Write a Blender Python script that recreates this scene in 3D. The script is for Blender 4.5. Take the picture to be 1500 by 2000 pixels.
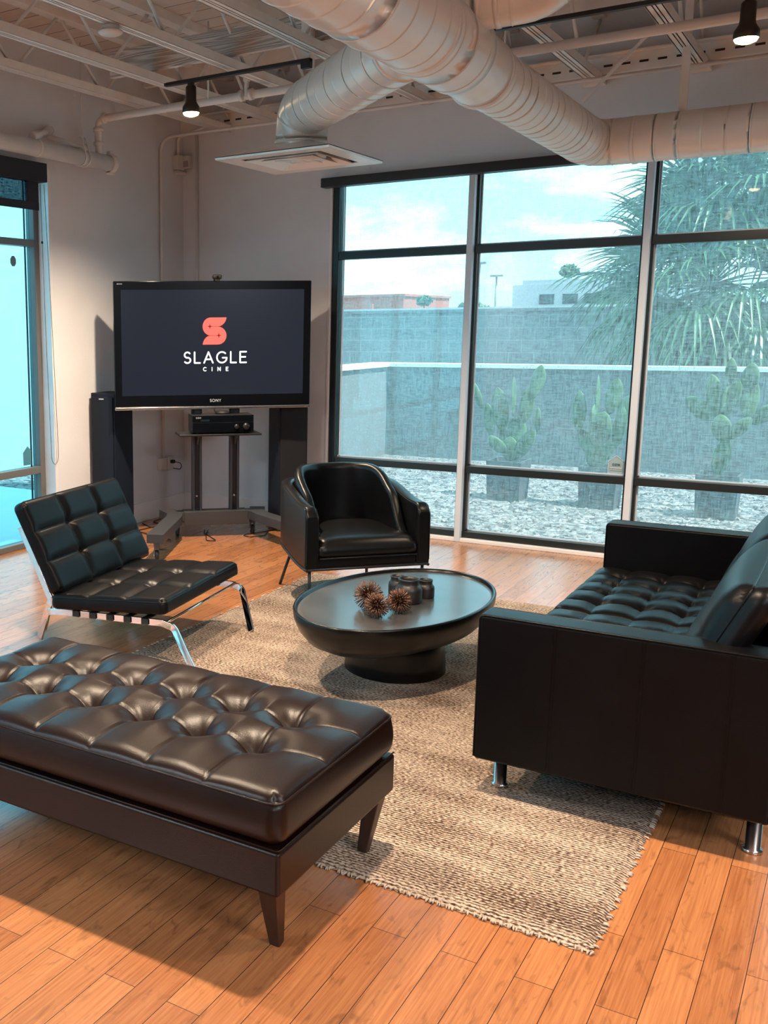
import bpy, math, random
from mathutils import Vector, Matrix, Quaternion
random.seed(7)
PI = math.pi
for o in list(bpy.data.objects): bpy.data.objects.remove(o)
SC = bpy.context.scene
COL = SC.collection

# ---------------------------------------------------------------- camera
cd = bpy.data.cameras.new('camera'); cam = bpy.data.objects.new('camera', cd); COL.objects.link(cam)
R_ = Vector((0.817726, 0.575537, -0.009035)); U_ = Vector((-0.095372, 0.150952, 0.98393)); F_ = Vector((-0.567652, 0.803723, -0.178328))
m4 = Matrix((( R_.x, U_.x, -F_.x, 0), (R_.y, U_.y, -F_.y, 0), (R_.z, U_.z, -F_.z, 1.65), (0, 0, 0, 1)))
cam.matrix_world = m4
cd.sensor_fit = 'VERTICAL'; cd.sensor_height = 24; cd.lens = 1984.54 * 24 / 2000
cd.shift_x = (750 - 311.32) / 2000
cd.clip_start = 0.05; cd.clip_end = 500
SC.camera = cam
SC.view_settings.view_transform = 'Standard'; SC.view_settings.look = 'None'
SC.view_settings.gamma = 1; SC.view_settings.exposure = 1.2
SC.view_settings.use_curve_mapping = False

# ---------------------------------------------------------------- world: pale desert sky with broken cloud
W = bpy.data.worlds.new('sky'); SC.world = W; W.use_nodes = True
nt = W.node_tree; nt.nodes.clear()
wo = nt.nodes.new('ShaderNodeOutputWorld'); bg = nt.nodes.new('ShaderNodeBackground')
tc = nt.nodes.new('ShaderNodeTexCoord'); sp = nt.nodes.new('ShaderNodeSeparateXYZ')
mp = nt.nodes.new('ShaderNodeMapping'); mp.inputs['Scale'].default_value = (1, 1, 2.6)
nz = nt.nodes.new('ShaderNodeTexNoise'); nz.inputs['Scale'].default_value = 4.2; nz.inputs['Detail'].default_value = 8; nz.inputs['Roughness'].default_value = 0.58
cr = nt.nodes.new('ShaderNodeValToRGB'); cr.color_ramp.elements[0].position = 0.46; cr.color_ramp.elements[1].position = 0.62
g = nt.nodes.new('ShaderNodeValToRGB')
g.color_ramp.elements[0].position = 0.0; g.color_ramp.elements[0].color = (0.33, 0.74, 0.86, 1)
g.color_ramp.elements[1].position = 0.45; g.color_ramp.elements[1].color = (0.20, 0.66, 0.86, 1)
mx = nt.nodes.new('ShaderNodeMixRGB'); mx.inputs['Color2'].default_value = (0.80, 0.98, 1.02, 1)
L = nt.links.new
L(tc.outputs['Generated'], mp.inputs['Vector']); L(mp.outputs['Vector'], nz.inputs['Vector'])
L(nz.outputs['Fac'], cr.inputs['Fac']); L(tc.outputs['Generated'], sp.inputs['Vector']); L(sp.outputs['Z'], g.inputs['Fac'])
L(cr.outputs['Color'], mx.inputs['Fac']); L(g.outputs['Color'], mx.inputs['Color1']); L(mx.outputs['Color'], bg.inputs['Color'])
bg.inputs['Strength'].default_value = 1.4
L(bg.outputs['Background'], wo.inputs['Surface'])

# ---------------------------------------------------------------- sun and lamps
def light(name, kind, loc, energy, color, **k):
    d = bpy.data.lights.new(name, kind); d.energy = energy; d.color = color
    o = bpy.data.objects.new(name, d); COL.objects.link(o); o.location = loc
    for a, v in k.items(): setattr(d, a, v)
    return o
sun = light('sun', 'SUN', (0, 0, 20), 4.2, (1, 0.97, 0.9), angle=0.03)
sun.rotation_euler = Vector((-0.52, 0.06, -0.85)).to_track_quat('-Z', 'Y').to_euler()
WARM = (1.0, 0.78, 0.56)
for i, (x, y) in enumerate([(-4.0, -1.5), (2.7, -2.6), (2.8, 1.0)]):   # soft fill lights added out of view to lift the walls
    a = light('added_fill_light', 'AREA', (x, y, 3.1), 80, (0.86, 0.93, 1.0), shape='RECTANGLE', size=1.2, size_y=1.2)

# ---------------------------------------------------------------- mesh helpers
class MB:
    def __init__(s): s.v = []; s.f = []; s.sm = []
    def add(s, vs, fs, smooth=False):
        b = len(s.v); s.v += [tuple(v) for v in vs]; s.f += [tuple(b + i for i in f) for f in fs]; s.sm += [smooth] * len(fs); return s
    def box(s, x0, x1, y0, y1, z0, z1, M=None):
        vs = [Vector((x, y, z)) for z in (z0, z1) for y in (y0, y1) for x in (x0, x1)]
        if M is not None: vs = [M @ v for v in vs]
        return s.add(vs, [(0, 2, 3, 1), (4, 5, 7, 6), (0, 1, 5, 4), (2, 6, 7, 3), (0, 4, 6, 2), (1, 3, 7, 5)])
    def prism(s, poly, z0, z1, M=None):
        n = len(poly); vs = [Vector((p[0], p[1], z0)) for p in poly] + [Vector((p[0], p[1], z1)) for p in poly]
        if M is not None: vs = [M @ v for v in vs]
        return s.add(vs, [tuple(reversed(range(n))), tuple(range(n, 2 * n))] + [(i, (i + 1) % n, n + (i + 1) % n, n + i) for i in range(n)])
    def sweep(s, pts, rad, n=12, closed=False, caps=True, flat=None, up=None):
        pts = [Vector(p) for p in pts]; m = len(pts)
        if not hasattr(rad, '__len__'): rad = [rad] * m
        T = []
        for i in range(m):
            a = pts[(i - 1) % m] if (closed or i > 0) else pts[i]; b = pts[(i + 1) % m] if (closed or i < m - 1) else pts[i]
            t = (b - a); T.append(t.normalized() if t.length > 1e-9 else Vector((0, 0, 1)))
        ref = Vector(up) if up else (Vector((0, 0, 1)) if abs(T[0].z) < 0.9 else Vector((1, 0, 0)))
        X = T[0].cross(ref).normalized(); vs = []
        for i in range(m):
            if i: X = (X - T[i] * X.dot(T[i])).normalized()
            if up:
                c = T[i].cross(Vector(up))
                if c.length > 1e-4: X = c.normalized()
            Y = X.cross(T[i])
            for k in range(n):
                a = 2 * PI * (k + (0.5 if n == 4 else 0)) / n; cx, cy = math.cos(a), math.sin(a)
                if n == 4 and flat: cx = math.copysign(1, cx); cy = math.copysign(1, cy)
                ry = rad[i] * flat if flat else rad[i]
                vs.append(pts[i] + X * cx * rad[i] + Y * cy * ry)
        fs = []
        for i in range(m if closed else m - 1):
            j = (i + 1) % m
            for k in range(n): fs.append((i * n + k, i * n + (k + 1) % n, j * n + (k + 1) % n, j * n + k))
        s.add(vs, fs, n > 4)
        if caps and not closed:
            b = len(s.v) - m * n
            s.f.append(tuple(b + k for k in reversed(range(n)))); s.sm.append(False)
            s.f.append(tuple(b + (m - 1) * n + k for k in range(n))); s.sm.append(False)
        return s
    def cyl(s, a, b, r, n=16, r2=None): return s.sweep([a, b], [r, r2 if r2 is not None else r], n)
    def lathe(s, prof, c=(0, 0, 0), n=32, M=None, sx=1.0, sy=1.0):
        m = len(prof); vs = []
        for r, z in prof:
            for k in range(n):
                a = 2 * PI * k / n; v = Vector((r * math.cos(a) * sx, r * math.sin(a) * sy, z))
                if M is not None: v = M @ v
                vs.append(v + Vector(c))
        fs = [(i * n + k, i * n + (k + 1) % n, (i + 1) * n + (k + 1) % n, (i + 1) * n + k) for i in range(m - 1) for k in range(n)]
        s.add(vs, fs, True)
        b = len(s.v) - m * n
        if prof[0][0] > 1e-6: s.f.append(tuple(b + k for k in reversed(range(n)))); s.sm.append(False)
        if prof[-1][0] > 1e-6: s.f.append(tuple(b + (m - 1) * n + k for k in range(n))); s.sm.append(False)
        return s
    def build(s, name, mat, parent=None, bevel=0, seg=2, subd=0, **tags):
        me = bpy.data.meshes.new(name); me.from_pydata(s.v, [], s.f); me.update()
        me.polygons.foreach_set('use_smooth', s.sm if not bevel else [True] * len(s.sm))
        if mat: me.materials.append(mat)
        o = bpy.data.objects.new(name, me); COL.objects.link(o)
        if parent: o.parent = parent
        if bevel:
            b = o.modifiers.new('b', 'BEVEL'); b.width = bevel; b.segments = seg; b.limit_method = 'ANGLE'; b.angle_limit = 0.6
            w = o.modifiers.new('w', 'WEIGHTED_NORMAL'); w.keep_sharp = True
        if subd:
            d = o.modifiers.new('s', 'SUBSURF'); d.levels = subd; d.render_levels = subd
        for k, v in tags.items(): o[k] = v
        return o

def fillet(pts, r, k=6):
    pts = [Vector(p) for p in pts]; out = [pts[0]]
    for i in range(1, len(pts) - 1):
        a, p, b = pts[i - 1], pts[i], pts[i + 1]
        u, v = (a - p).normalized(), (b - p).normalized(); ang = u.angle(v)
        d = min(r / math.tan(ang / 2), (a - p).length * .49, (b - p).length * .49)
        s, e = p + u * d, p + v * d
        for j in range(k + 1):
            t = j / k; out.append(s * (1 - t) ** 2 + p * 2 * t * (1 - t) + e * t * t)
    out.append(pts[-1]); return out
def resample(pts, step):
    out = [pts[0]]
    for a, b in zip(pts, pts[1:]):
        n = max(1, int((b - a).length / step))
        for i in range(1, n + 1): out.append(a.lerp(b, i / n))
    return out
def tag(o, label=None, cat=None, group=None, kind=None):
    if label: o['label'] = label
    if cat: o['category'] = cat
    if group: o['group'] = group
    if kind: o['kind'] = kind
    return o
def thing(name, label, cat, loc=(0, 0, 0), rz=0, group=None):
    o = bpy.data.objects.new(name, None); COL.objects.link(o); o.location = loc; o.rotation_euler = (0, 0, rz)
    o.empty_display_size = 0.1
    return tag(o, label, cat, group)
def struct(name, mb, mat, **k):
    o = mb.build(name, mat, **k); o['kind'] = 'structure'; return o
def copy_tree(o, parent=None):
    c = o.copy(); COL.objects.link(c); c.parent = parent
    for ch in [x for x in bpy.data.objects if x.parent == o]: copy_tree(ch, c)
    return c

# ---------------------------------------------------------------- materials
def mat(name, col, rough=0.5, metal=0, spec=0.5, noise=0, nscale=20, bump=0, bscale=200, coat=0, nstretch=(1, 1, 1), emis=None, es=0):
    m = bpy.data.materials.new(name); m.use_nodes = True; nt = m.node_tree; b = nt.nodes['Principled BSDF']
    b.inputs['Base Color'].default_value = (*col, 1); b.inputs['Roughness'].default_value = rough
    b.inputs['Metallic'].default_value = metal; b.inputs['Specular IOR Level'].default_value = spec
    b.inputs['Coat Weight'].default_value = coat; b.inputs['Coat Roughness'].default_value = 0.15
    if emis: b.inputs['Emission Color'].default_value = (*emis, 1); b.inputs['Emission Strength'].default_value = es
    tc = nt.nodes.new('ShaderNodeTexCoord')
    if noise:
        mp = nt.nodes.new('ShaderNodeMapping'); mp.inputs['Scale'].default_value = nstretch
        n = nt.nodes.new('ShaderNodeTexNoise'); n.inputs['Scale'].default_value = nscale; n.inputs['Detail'].default_value = 5
        r = nt.nodes.new('ShaderNodeValToRGB'); r.color_ramp.elements[0].position = 0.3; r.color_ramp.elements[1].position = 0.7
        r.color_ramp.elements[0].color = (*[c * (1 - noise) for c in col], 1); r.color_ramp.elements[1].color = (*[min(1, c * (1 + noise)) for c in col], 1)
        nt.links.new(tc.outputs['Object'], mp.inputs['Vector']); nt.links.new(mp.outputs['Vector'], n.inputs['Vector'])
        nt.links.new(n.outputs['Fac'], r.inputs['Fac']); nt.links.new(r.outputs['Color'], b.inputs['Base Color'])
    if bump:
        n = nt.nodes.new('ShaderNodeTexNoise'); n.inputs['Scale'].default_value = bscale; n.inputs['Detail'].default_value = 3
        bp = nt.nodes.new('ShaderNodeBump'); bp.inputs['Strength'].default_value = bump; bp.inputs['Distance'].default_value = 0.002
        nt.links.new(tc.outputs['Object'], n.inputs['Vector']); nt.links.new(n.outputs['Fac'], bp.inputs['Height']); nt.links.new(bp.outputs['Normal'], b.inputs['Normal'])
    return m
WALL = mat('wall_paint', (0.72, 0.73, 0.76), 0.75, noise=0.03, nscale=3, bump=0.5, bscale=90)
TRIM = mat('white_trim', (0.78, 0.76, 0.76), 0.5, noise=0.04, nscale=6)
STEELW = mat('painted_steel', (0.80, 0.75, 0.71), 0.5, noise=0.06, nscale=8)
DECK = None
DUCT = mat('duct_paint', (0.76, 0.70, 0.65), 0.3, metal=0.15, noise=0.05, nscale=4, bump=0.15, bscale=40)
PIPE = mat('pipe_paint', (0.70, 0.67, 0.66), 0.4, noise=0.05, nscale=10)
BLACKM = mat('black_metal', (0.012, 0.012, 0.014), 0.4, metal=0.2)
TRACKM = mat('track_black', (0.015, 0.013, 0.014), 0.45)
BRONZE = mat('dark_bronze_frame', (0.018, 0.024, 0.025), 0.35, metal=0.3)
MULLW = mat('mullion_silver', (0.60, 0.65, 0.72), 0.4)
GREYF = mat('grey_aluminium', (0.16, 0.155, 0.15), 0.45, metal=0.2)
SHADE = mat('navy_shade_fabric', (0.018, 0.022, 0.035), 0.8)
LEATHER = mat('brown_black_leather', (0.010, 0.0035, 0.002), 0.35, spec=0.32, noise=0.25, nscale=7, bump=0.22, bscale=260)
LEATHK = mat('black_leather', (0.003, 0.003, 0.0035), 0.36, spec=0.17, noise=0.2, nscale=8, bump=0.18, bscale=300)
LEATHA = mat('smooth_black_leather', (0.004, 0.0045, 0.005), 0.33, spec=0.28, bump=0.08, bscale=300)
CHROME = mat('chrome', (0.82, 0.82, 0.82), 0.07, metal=1)
BRUSHED = mat('brushed_steel', (0.62, 0.58, 0.55), 0.2, metal=1)
DWOOD = mat('dark_stained_wood', (0.03, 0.012, 0.007), 0.35, noise=0.3, nscale=14, nstretch=(6, 6, 1))
TABLEM = mat('black_stone_wood', (0.003, 0.003, 0.003), 0.28, spec=0.35, noise=0.35, nscale=5, bump=0.15, bscale=30)
JARM = mat('matt_black_ceramic', (0.012, 0.0095, 0.009), 0.42)
URCH = mat('copper_wire', (0.16, 0.08, 0.05), 0.4, metal=0.85)
SPK = mat('black_ash_speaker', (0.010, 0.015, 0.026), 0.5, spec=.2)
SPKG = mat('speaker_cloth', (0.006, 0.006, 0.009), 0.9)
TVB = mat('gloss_black_bezel', (0.003, 0.004, 0.006), 0.12, spec=.25)
STANDM = mat('charcoal_powder_coat', (0.045, 0.045, 0.048), 0.45)
RUBBER = mat('black_rubber', (0.01, 0.01, 0.01), 0.6)
PLASTW = mat('white_plastic', (0.62, 0.58, 0.55), 0.5)
DARKV = mat('dark_void', (0.02, 0.02, 0.025), 0.6)
CONC = mat('stucco_wall', (0.15, 0.165, 0.175), 0.9, noise=0.06, nscale=5, bump=0.4, bscale=60)
CAP = mat('white_cap', (0.75, 0.78, 0.78), 0.7)
POT = mat('grey_pot', (0.06, 0.062, 0.07), 0.8, noise=0.2, nscale=12)
CACT = mat('cactus_green', (0.07, 0.15, 0.065), 0.55, noise=0.3, nscale=9, bump=0.3, bscale=60)
PALMG = mat('palm_green', (0.05, 0.13, 0.055), 0.4, noise=0.4, nscale=3)
TRUNK = mat('palm_trunk', (0.09, 0.06, 0.04), 0.9, noise=0.5, nscale=12, bump=1, bscale=20)

def planks():
    m = bpy.data.materials.new('bamboo_floor'); m.use_nodes = True; nt = m.node_tree; b = nt.nodes['Principled BSDF']; N = nt.nodes.new; K = nt.links.new
    tc = N('ShaderNodeTexCoord'); s = N('ShaderNodeSeparateXYZ'); c = N('ShaderNodeCombineXYZ'); K(tc.outputs['Object'], s.inputs[0])
    ax = N('ShaderNodeMath'); ax.operation = 'ADD'; ax.inputs[1].default_value = 0.0382; K(s.outputs['X'], ax.inputs[0])
    K(s.outputs['Y'], c.inputs['X']); K(ax.outputs[0], c.inputs['Y'])
    br = N('ShaderNodeTexBrick'); br.offset = 0.37; br.offset_frequency = 2; br.squash = 1
    for k, v in {'Scale': 1.0, 'Mortar Size': 0.0011, 'Mortar Smooth': 0.1, 'Bias': 0.0, 'Brick Width': 0.93, 'Row Height': 0.0975}.items(): br.inputs[k].default_value = v
    br.inputs['Color1'].default_value = (0.30, 0.30, 0.30, 1); br.inputs['Color2'].default_value = (0.75, 0.75, 0.75, 1); br.inputs['Mortar'].default_value = (0, 0, 0, 1)
    K(c.outputs[0], br.inputs['Vector'])
    # grain
    mp = N('ShaderNodeMapping'); mp.inputs['Scale'].default_value = (90, 2.2, 1); K(tc.outputs['Object'], mp.inputs['Vector'])
    n1 = N('ShaderNodeTexNoise'); n1.inputs['Scale'].default_value = 1.6; n1.inputs['Detail'].default_value = 6; n1.inputs['Roughness'].default_value = 0.6; K(mp.outputs[0], n1.inputs['Vector'])
    mp2 = N('ShaderNodeMapping'); mp2.inputs['Scale'].default_value = (28, 9, 1); K(tc.outputs['Object'], mp2.inputs['Vector'])
    n2 = N('ShaderNodeTexNoise'); n2.inputs['Scale'].default_value = 1.0; n2.inputs['Detail'].default_value = 3; n2.inputs['Distortion'].default_value = 1.2; K(mp2.outputs[0], n2.inputs['Vector'])
    r2 = N('ShaderNodeValToRGB'); r2.color_ramp.elements[0].position = 0.30; r2.color_ramp.elements[0].color = (0.70, 0.70, 0.70, 1); r2.color_ramp.elements[1].position = 0.44; r2.color_ramp.elements[1].color = (1, 1, 1, 1); K(n2.outputs['Fac'], r2.inputs['Fac'])
    add = N('ShaderNodeMath'); add.operation = 'MULTIPLY_ADD'; add.inputs[1].default_value = 0.9; K(n1.outputs['Fac'], add.inputs[0])
    sep = N('ShaderNodeMath'); sep.operation = 'MULTIPLY'; sep.inputs[1].default_value = 0.5; K(br.outputs['Color'], sep.inputs[0]); K(sep.outputs[0], add.inputs[2])
    ramp = N('ShaderNodeValToRGB'); e = ramp.color_ramp.elements
    e[0].position = 0.42; e[0].color = (0.27, 0.088, 0.030, 1); e[1].position = 0.95; e[1].color = (0.53, 0.22, 0.085, 1)
    K(add.outputs[0], ramp.inputs['Fac'])
    mul = N('ShaderNodeMixRGB'); mul.blend_type = 'MULTIPLY'; mul.inputs['Fac'].default_value = 1; K(ramp.outputs['Color'], mul.inputs['Color1']); K(r2.outputs['Color'], mul.inputs['Color2'])
    mm = N('ShaderNodeMixRGB'); mm.inputs['Color2'].default_value = (0.05, 0.015, 0.008, 1); K(br.outputs['Fac'], mm.inputs['Fac']); K(mul.outputs['Color'], mm.inputs['Color1'])
    K(mm.outputs['Color'], b.inputs['Base Color'])
    b.inputs['Coat Weight'].default_value = 0.3; b.inputs['Coat Roughness'].default_value = 0.16; b.inputs['Roughness'].default_value = 0.26; b.inputs['Specular IOR Level'].default_value = 0.9
    bp = N('ShaderNodeBump'); bp.inputs['Strength'].default_value = 0.25; bp.inputs['Distance'].default_value = 0.001; bp.invert = True
    K(br.outputs['Fac'], bp.inputs['Height']); K(bp.outputs['Normal'], b.inputs['Normal'])
    return m
FLOORM = planks()

def rug_mat():
    m = bpy.data.materials.new('wool_rug'); m.use_nodes = True; nt = m.node_tree; b = nt.nodes['Principled BSDF']; N = nt.nodes.new; K = nt.links.new
    tc = N('ShaderNodeTexCoord')
    def ns(scale, sx, sy, det=3):
        mp = N('ShaderNodeMapping'); mp.inputs['Scale'].default_value = (sx, sy, 1); K(tc.outputs['Object'], mp.inputs['Vector'])
        n = N('ShaderNodeTexNoise'); n.inputs['Scale'].default_value = scale; n.inputs['Detail'].default_value = det; K(mp.outputs[0], n.inputs['Vector']); return n
    a = ns(1, 75, 190, 2); c = ns(1, 1.2, 7, 4); d = ns(1, 5, 1.0, 3)
    s = N('ShaderNodeSeparateXYZ'); K(tc.outputs['Object'], s.inputs[0])
    w = N('ShaderNodeMath'); w.operation = 'MULTIPLY'; w.inputs[1].default_value = 2 * PI / 0.0135; K(s.outputs['Y'], w.inputs[0])
    sn = N('ShaderNodeMath'); sn.operation = 'SINE'; K(w.outputs[0], sn.inputs[0])
    t1 = N('ShaderNodeMath'); t1.operation = 'MULTIPLY_ADD'; t1.inputs[1].default_value = 0.10; K(sn.outputs[0], t1.inputs[0]); K(a.outputs['Fac'], t1.inputs[2])
    t2 = N('ShaderNodeMath'); t2.operation = 'MULTIPLY_ADD'; t2.inputs[1].default_value = 0.30; K(c.outputs['Fac'], t2.inputs[0]); K(t1.outputs[0], t2.inputs[2])
    t3 = N('ShaderNodeMath'); t3.operation = 'MULTIPLY_ADD'; t3.inputs[1].default_value = 0.18; K(d.outputs['Fac'], t3.inputs[0]); K(t2.outputs[0], t3.inputs[2])
    r = N('ShaderNodeValToRGB'); e = r.color_ramp.elements
    e[0].position = 0.60; e[0].color = (0.05, 0.028, 0.02, 1); e[1].position = 0.86; e[1].color = (0.56, 0.45, 0.36, 1)
    q = r.color_ramp.elements.new(0.73); q.color = (0.24, 0.17, 0.125, 1)
    K(t3.outputs[0], r.inputs['Fac']); K(r.outputs['Color'], b.inputs['Base Color'])
    b.inputs['Roughness'].default_value = 0.95; b.inputs['Specular IOR Level'].default_value = 0.1
    bp = N('ShaderNodeBump'); bp.inputs['Strength'].default_value = 0.8; bp.inputs['Distance'].default_value = 0.006
    K(t1.outputs[0], bp.inputs['Height']); K(bp.outputs['Normal'], b.inputs['Normal'])
    return m
RUGM = rug_mat()

def boards(name, lo, hi, width, axis):
    m = bpy.data.materials.new(name); m.use_nodes = True; nt = m.node_tree; b = nt.nodes['Principled BSDF']; N = nt.nodes.new; K = nt.links.new
    tc = N('ShaderNodeTexCoord'); br = N('ShaderNodeTexBrick'); br.offset = 0.5
    mp = N('ShaderNodeMapping')
    K(tc.outputs['Object'], mp.inputs['Vector']); K(mp.outputs[0], br.inputs['Vector'])
    for k, v in {'Scale': 1.0, 'Mortar Size': 0.004, 'Brick Width': 2.4, 'Row Height': width}.items(): br.inputs[k].default_value = v
    br.inputs['Color1'].default_value = (*lo, 1); br.inputs['Color2'].default_value = (*hi, 1); br.inputs['Mortar'].default_value = (0.06, 0.05, 0.045, 1)
    n = N('ShaderNodeTexNoise'); n.inputs['Scale'].default_value = 6; n.inputs['Detail'].default_value = 5
    mp2 = N('ShaderNodeMapping'); mp2.inputs['Scale'].default_value = (1, 6, 6); K(tc.outputs['Object'], mp2.inputs['Vector']); K(mp2.outputs[0], n.inputs['Vector'])
    mu = N('ShaderNodeMixRGB'); mu.blend_type = 'MULTIPLY'; mu.inputs['Fac'].default_value = 0.5; K(br.outputs['Color'], mu.inputs['Color1'])
    r = N('ShaderNodeValToRGB'); r.color_ramp.elements[0].color = (0.55, 0.52, 0.5, 1); K(n.outputs['Fac'], r.inputs['Fac']); K(r.outputs['Color'], mu.inputs['Color2'])
    K(mu.outputs['Color'], b.inputs['Base Color']); b.inputs['Roughness'].default_value = 0.7
    return m
DECK = boards('roof_deck_boards', (0.66, 0.58, 0.53), (0.76, 0.69, 0.64), 0.19, 'x')

def rough_wood():
    m = bpy.data.materials.new('rough_white_timber'); m.use_nodes = True; nt = m.node_tree; b = nt.nodes['Principled BSDF']; N = nt.nodes.new; K = nt.links.new
    tc = N('ShaderNodeTexCoord'); mp = N('ShaderNodeMapping'); mp.inputs['Scale'].default_value = (.45, 1, 7); K(tc.outputs['Object'], mp.inputs['Vector'])
    w = N('ShaderNodeTexNoise'); w.inputs['Scale'].default_value = 2.0; w.inputs['Detail'].default_value = 1; K(mp.outputs[0], w.inputs['Vector'])
    mm = N('ShaderNodeMath'); mm.operation = 'MULTIPLY'; mm.inputs[1].default_value = 70; K(w.outputs['Fac'], mm.inputs[0])
    sn = N('ShaderNodeMath'); sn.operation = 'SINE'; K(mm.outputs[0], sn.inputs[0])
    r = N('ShaderNodeValToRGB'); r.color_ramp.elements[0].color = (0.40, 0.36, 0.33, 1); r.color_ramp.elements[1].color = (0.68, 0.63, 0.59, 1)
    h = N('ShaderNodeMath'); h.operation = 'MULTIPLY_ADD'; h.inputs[1].default_value = 0.5; h.inputs[2].default_value = 0.5; K(sn.outputs[0], h.inputs[0])
    K(h.outputs[0], r.inputs['Fac']); K(r.outputs['Color'], b.inputs['Base Color']); b.inputs['Roughness'].default_value = 0.7
    bp = N('ShaderNodeBump'); bp.inputs['Strength'].default_value = 0.5; bp.inputs['Distance'].default_value = 0.01; K(h.outputs[0], bp.inputs['Height']); K(bp.outputs['Normal'], b.inputs['Normal'])
    return m
TIMBER = rough_wood()

def gravel_mat():
    m = bpy.data.materials.new('gravel'); m.use_nodes = True; nt = m.node_tree; b = nt.nodes['Principled BSDF']; N = nt.nodes.new; K = nt.links.new
    tc = N('ShaderNodeTexCoord'); v = N('ShaderNodeTexVoronoi'); v.inputs['Scale'].default_value = 22; K(tc.outputs['Object'], v.inputs['Vector'])
    s = N('ShaderNodeSeparateColor'); K(v.outputs['Color'], s.inputs[0])
    r = N('ShaderNodeValToRGB'); r.color_ramp.elements[0].color = (0.035, 0.035, 0.04, 1); r.color_ramp.elements[1].color = (0.36, 0.34, 0.33, 1); K(s.outputs[0], r.inputs['Fac'])
    K(r.outputs['Color'], b.inputs['Base Color']); b.inputs['Roughness'].default_value = 0.9
    bp = N('ShaderNodeBump'); bp.inputs['Strength'].default_value = 1; bp.inputs['Distance'].default_value = 0.03; bp.invert = True; K(v.outputs['Distance'], bp.inputs['Height']); K(bp.outputs['Normal'], b.inputs['Normal'])
    return m
GRAVEL = gravel_mat()

def glass_mat(name, tint, gloss=0.05):
    m = bpy.data.materials.new(name); m.use_nodes = True; nt = m.node_tree; nt.nodes.clear(); N = nt.nodes.new; K = nt.links.new
    o = N('ShaderNodeOutputMaterial'); t = N('ShaderNodeBsdfTransparent'); t.inputs['Color'].default_value = (*tint, 1)
    gl = N('ShaderNodeBsdfGlossy'); gl.inputs['Roughness'].default_value = 0.02; mx = N('ShaderNodeMixShader'); mx.inputs['Fac'].default_value = gloss
    K(t.outputs[0], mx.inputs[1]); K(gl.outputs[0], mx.inputs[2]); K(mx.outputs[0], o.inputs['Surface']); return m
GLASS = glass_mat('tinted_glass', (0.93, 0.985, 0.99), 0.03)
GLASSL = glass_mat('frosted_tint_glass', (0.62, 0.90, 0.97), 0.03)

def screen_mat(name, col, lo, hi, sx=160, sz=160):
    """woven solar screen: open weave, so it lets through part of the view and takes the daylight on its threads"""
    m = bpy.data.materials.new(name); m.use_nodes = True; nt = m.node_tree; nt.nodes.clear(); N = nt.nodes.new; K = nt.links.new
    o = N('ShaderNodeOutputMaterial'); t = N('ShaderNodeBsdfTransparent'); d = N('ShaderNodeBsdfDiffuse'); tr = N('ShaderNodeBsdfTranslucent')
    d.inputs['Color'].default_value = (*col, 1); tr.inputs['Color'].default_value = (*col, 1)
    m1 = N('ShaderNodeMixShader'); m1.inputs['Fac'].default_value = 0.7; K(d.outputs[0], m1.inputs[1]); K(tr.outputs[0], m1.inputs[2])
    tc = N('ShaderNodeTexCoord')
    def ns(ax, az, sc):
        mp = N('ShaderNodeMapping'); mp.inputs['Scale'].default_value = (ax, ax, az); K(tc.outputs['Object'], mp.inputs['Vector'])
        n = N('ShaderNodeTexNoise'); n.inputs['Scale'].default_value = sc; n.inputs['Detail'].default_value = 2; K(mp.outputs[0], n.inputs['Vector']); return n
    a = ns(sx, 16, 1); c = ns(16, sz, 1)
    ad = N('ShaderNodeMath'); ad.operation = 'ADD'; K(a.outputs['Fac'], ad.inputs[0]); K(c.outputs['Fac'], ad.inputs[1])
    r = N('ShaderNodeMapRange'); r.inputs['From Min'].default_value = 0.7; r.inputs['From Max'].default_value = 1.3; r.inputs['To Min'].default_value = lo; r.inputs['To Max'].default_value = hi
    K(ad.outputs[0], r.inputs['Value'])
    mx = N('ShaderNodeMixShader'); K(r.outputs[0], mx.inputs['Fac']); K(t.outputs[0], mx.inputs[1]); K(m1.outputs[0], mx.inputs[2]); K(mx.outputs[0], o.inputs['Surface'])
    return m
SCREEN = screen_mat('solar_screen_mesh', (0.72, 0.86, 0.88), 0.06, 0.30, 150, 150)
SCREENN = screen_mat('navy_shade_mesh', (0.03, 0.04, 0.06), 0.70, 0.92)

def emit(name, col, s, rough=0.2):
    return mat(name, (0.0, 0.0, 0.0), rough, emis=col, es=s)
SCREENM = emit('lit_screen', (0.008, 0.010, 0.015), 1.0, 0.08)
LOGOR = emit('logo_red', (1.0, 0.10, 0.075), 0.95)
LOGOD = emit('logo_dark_gap', (0.12, 0.008, 0.008), 1.0)
LOGOW = emit('logo_white', (1, 1, 1), 0.95)
BULB = emit('warm_bulb', (1.0, 0.72, 0.36), 9.0)
LETTER = mat('silver_lettering', (0.7, 0.7, 0.72), 0.3, metal=0.3)

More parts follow.
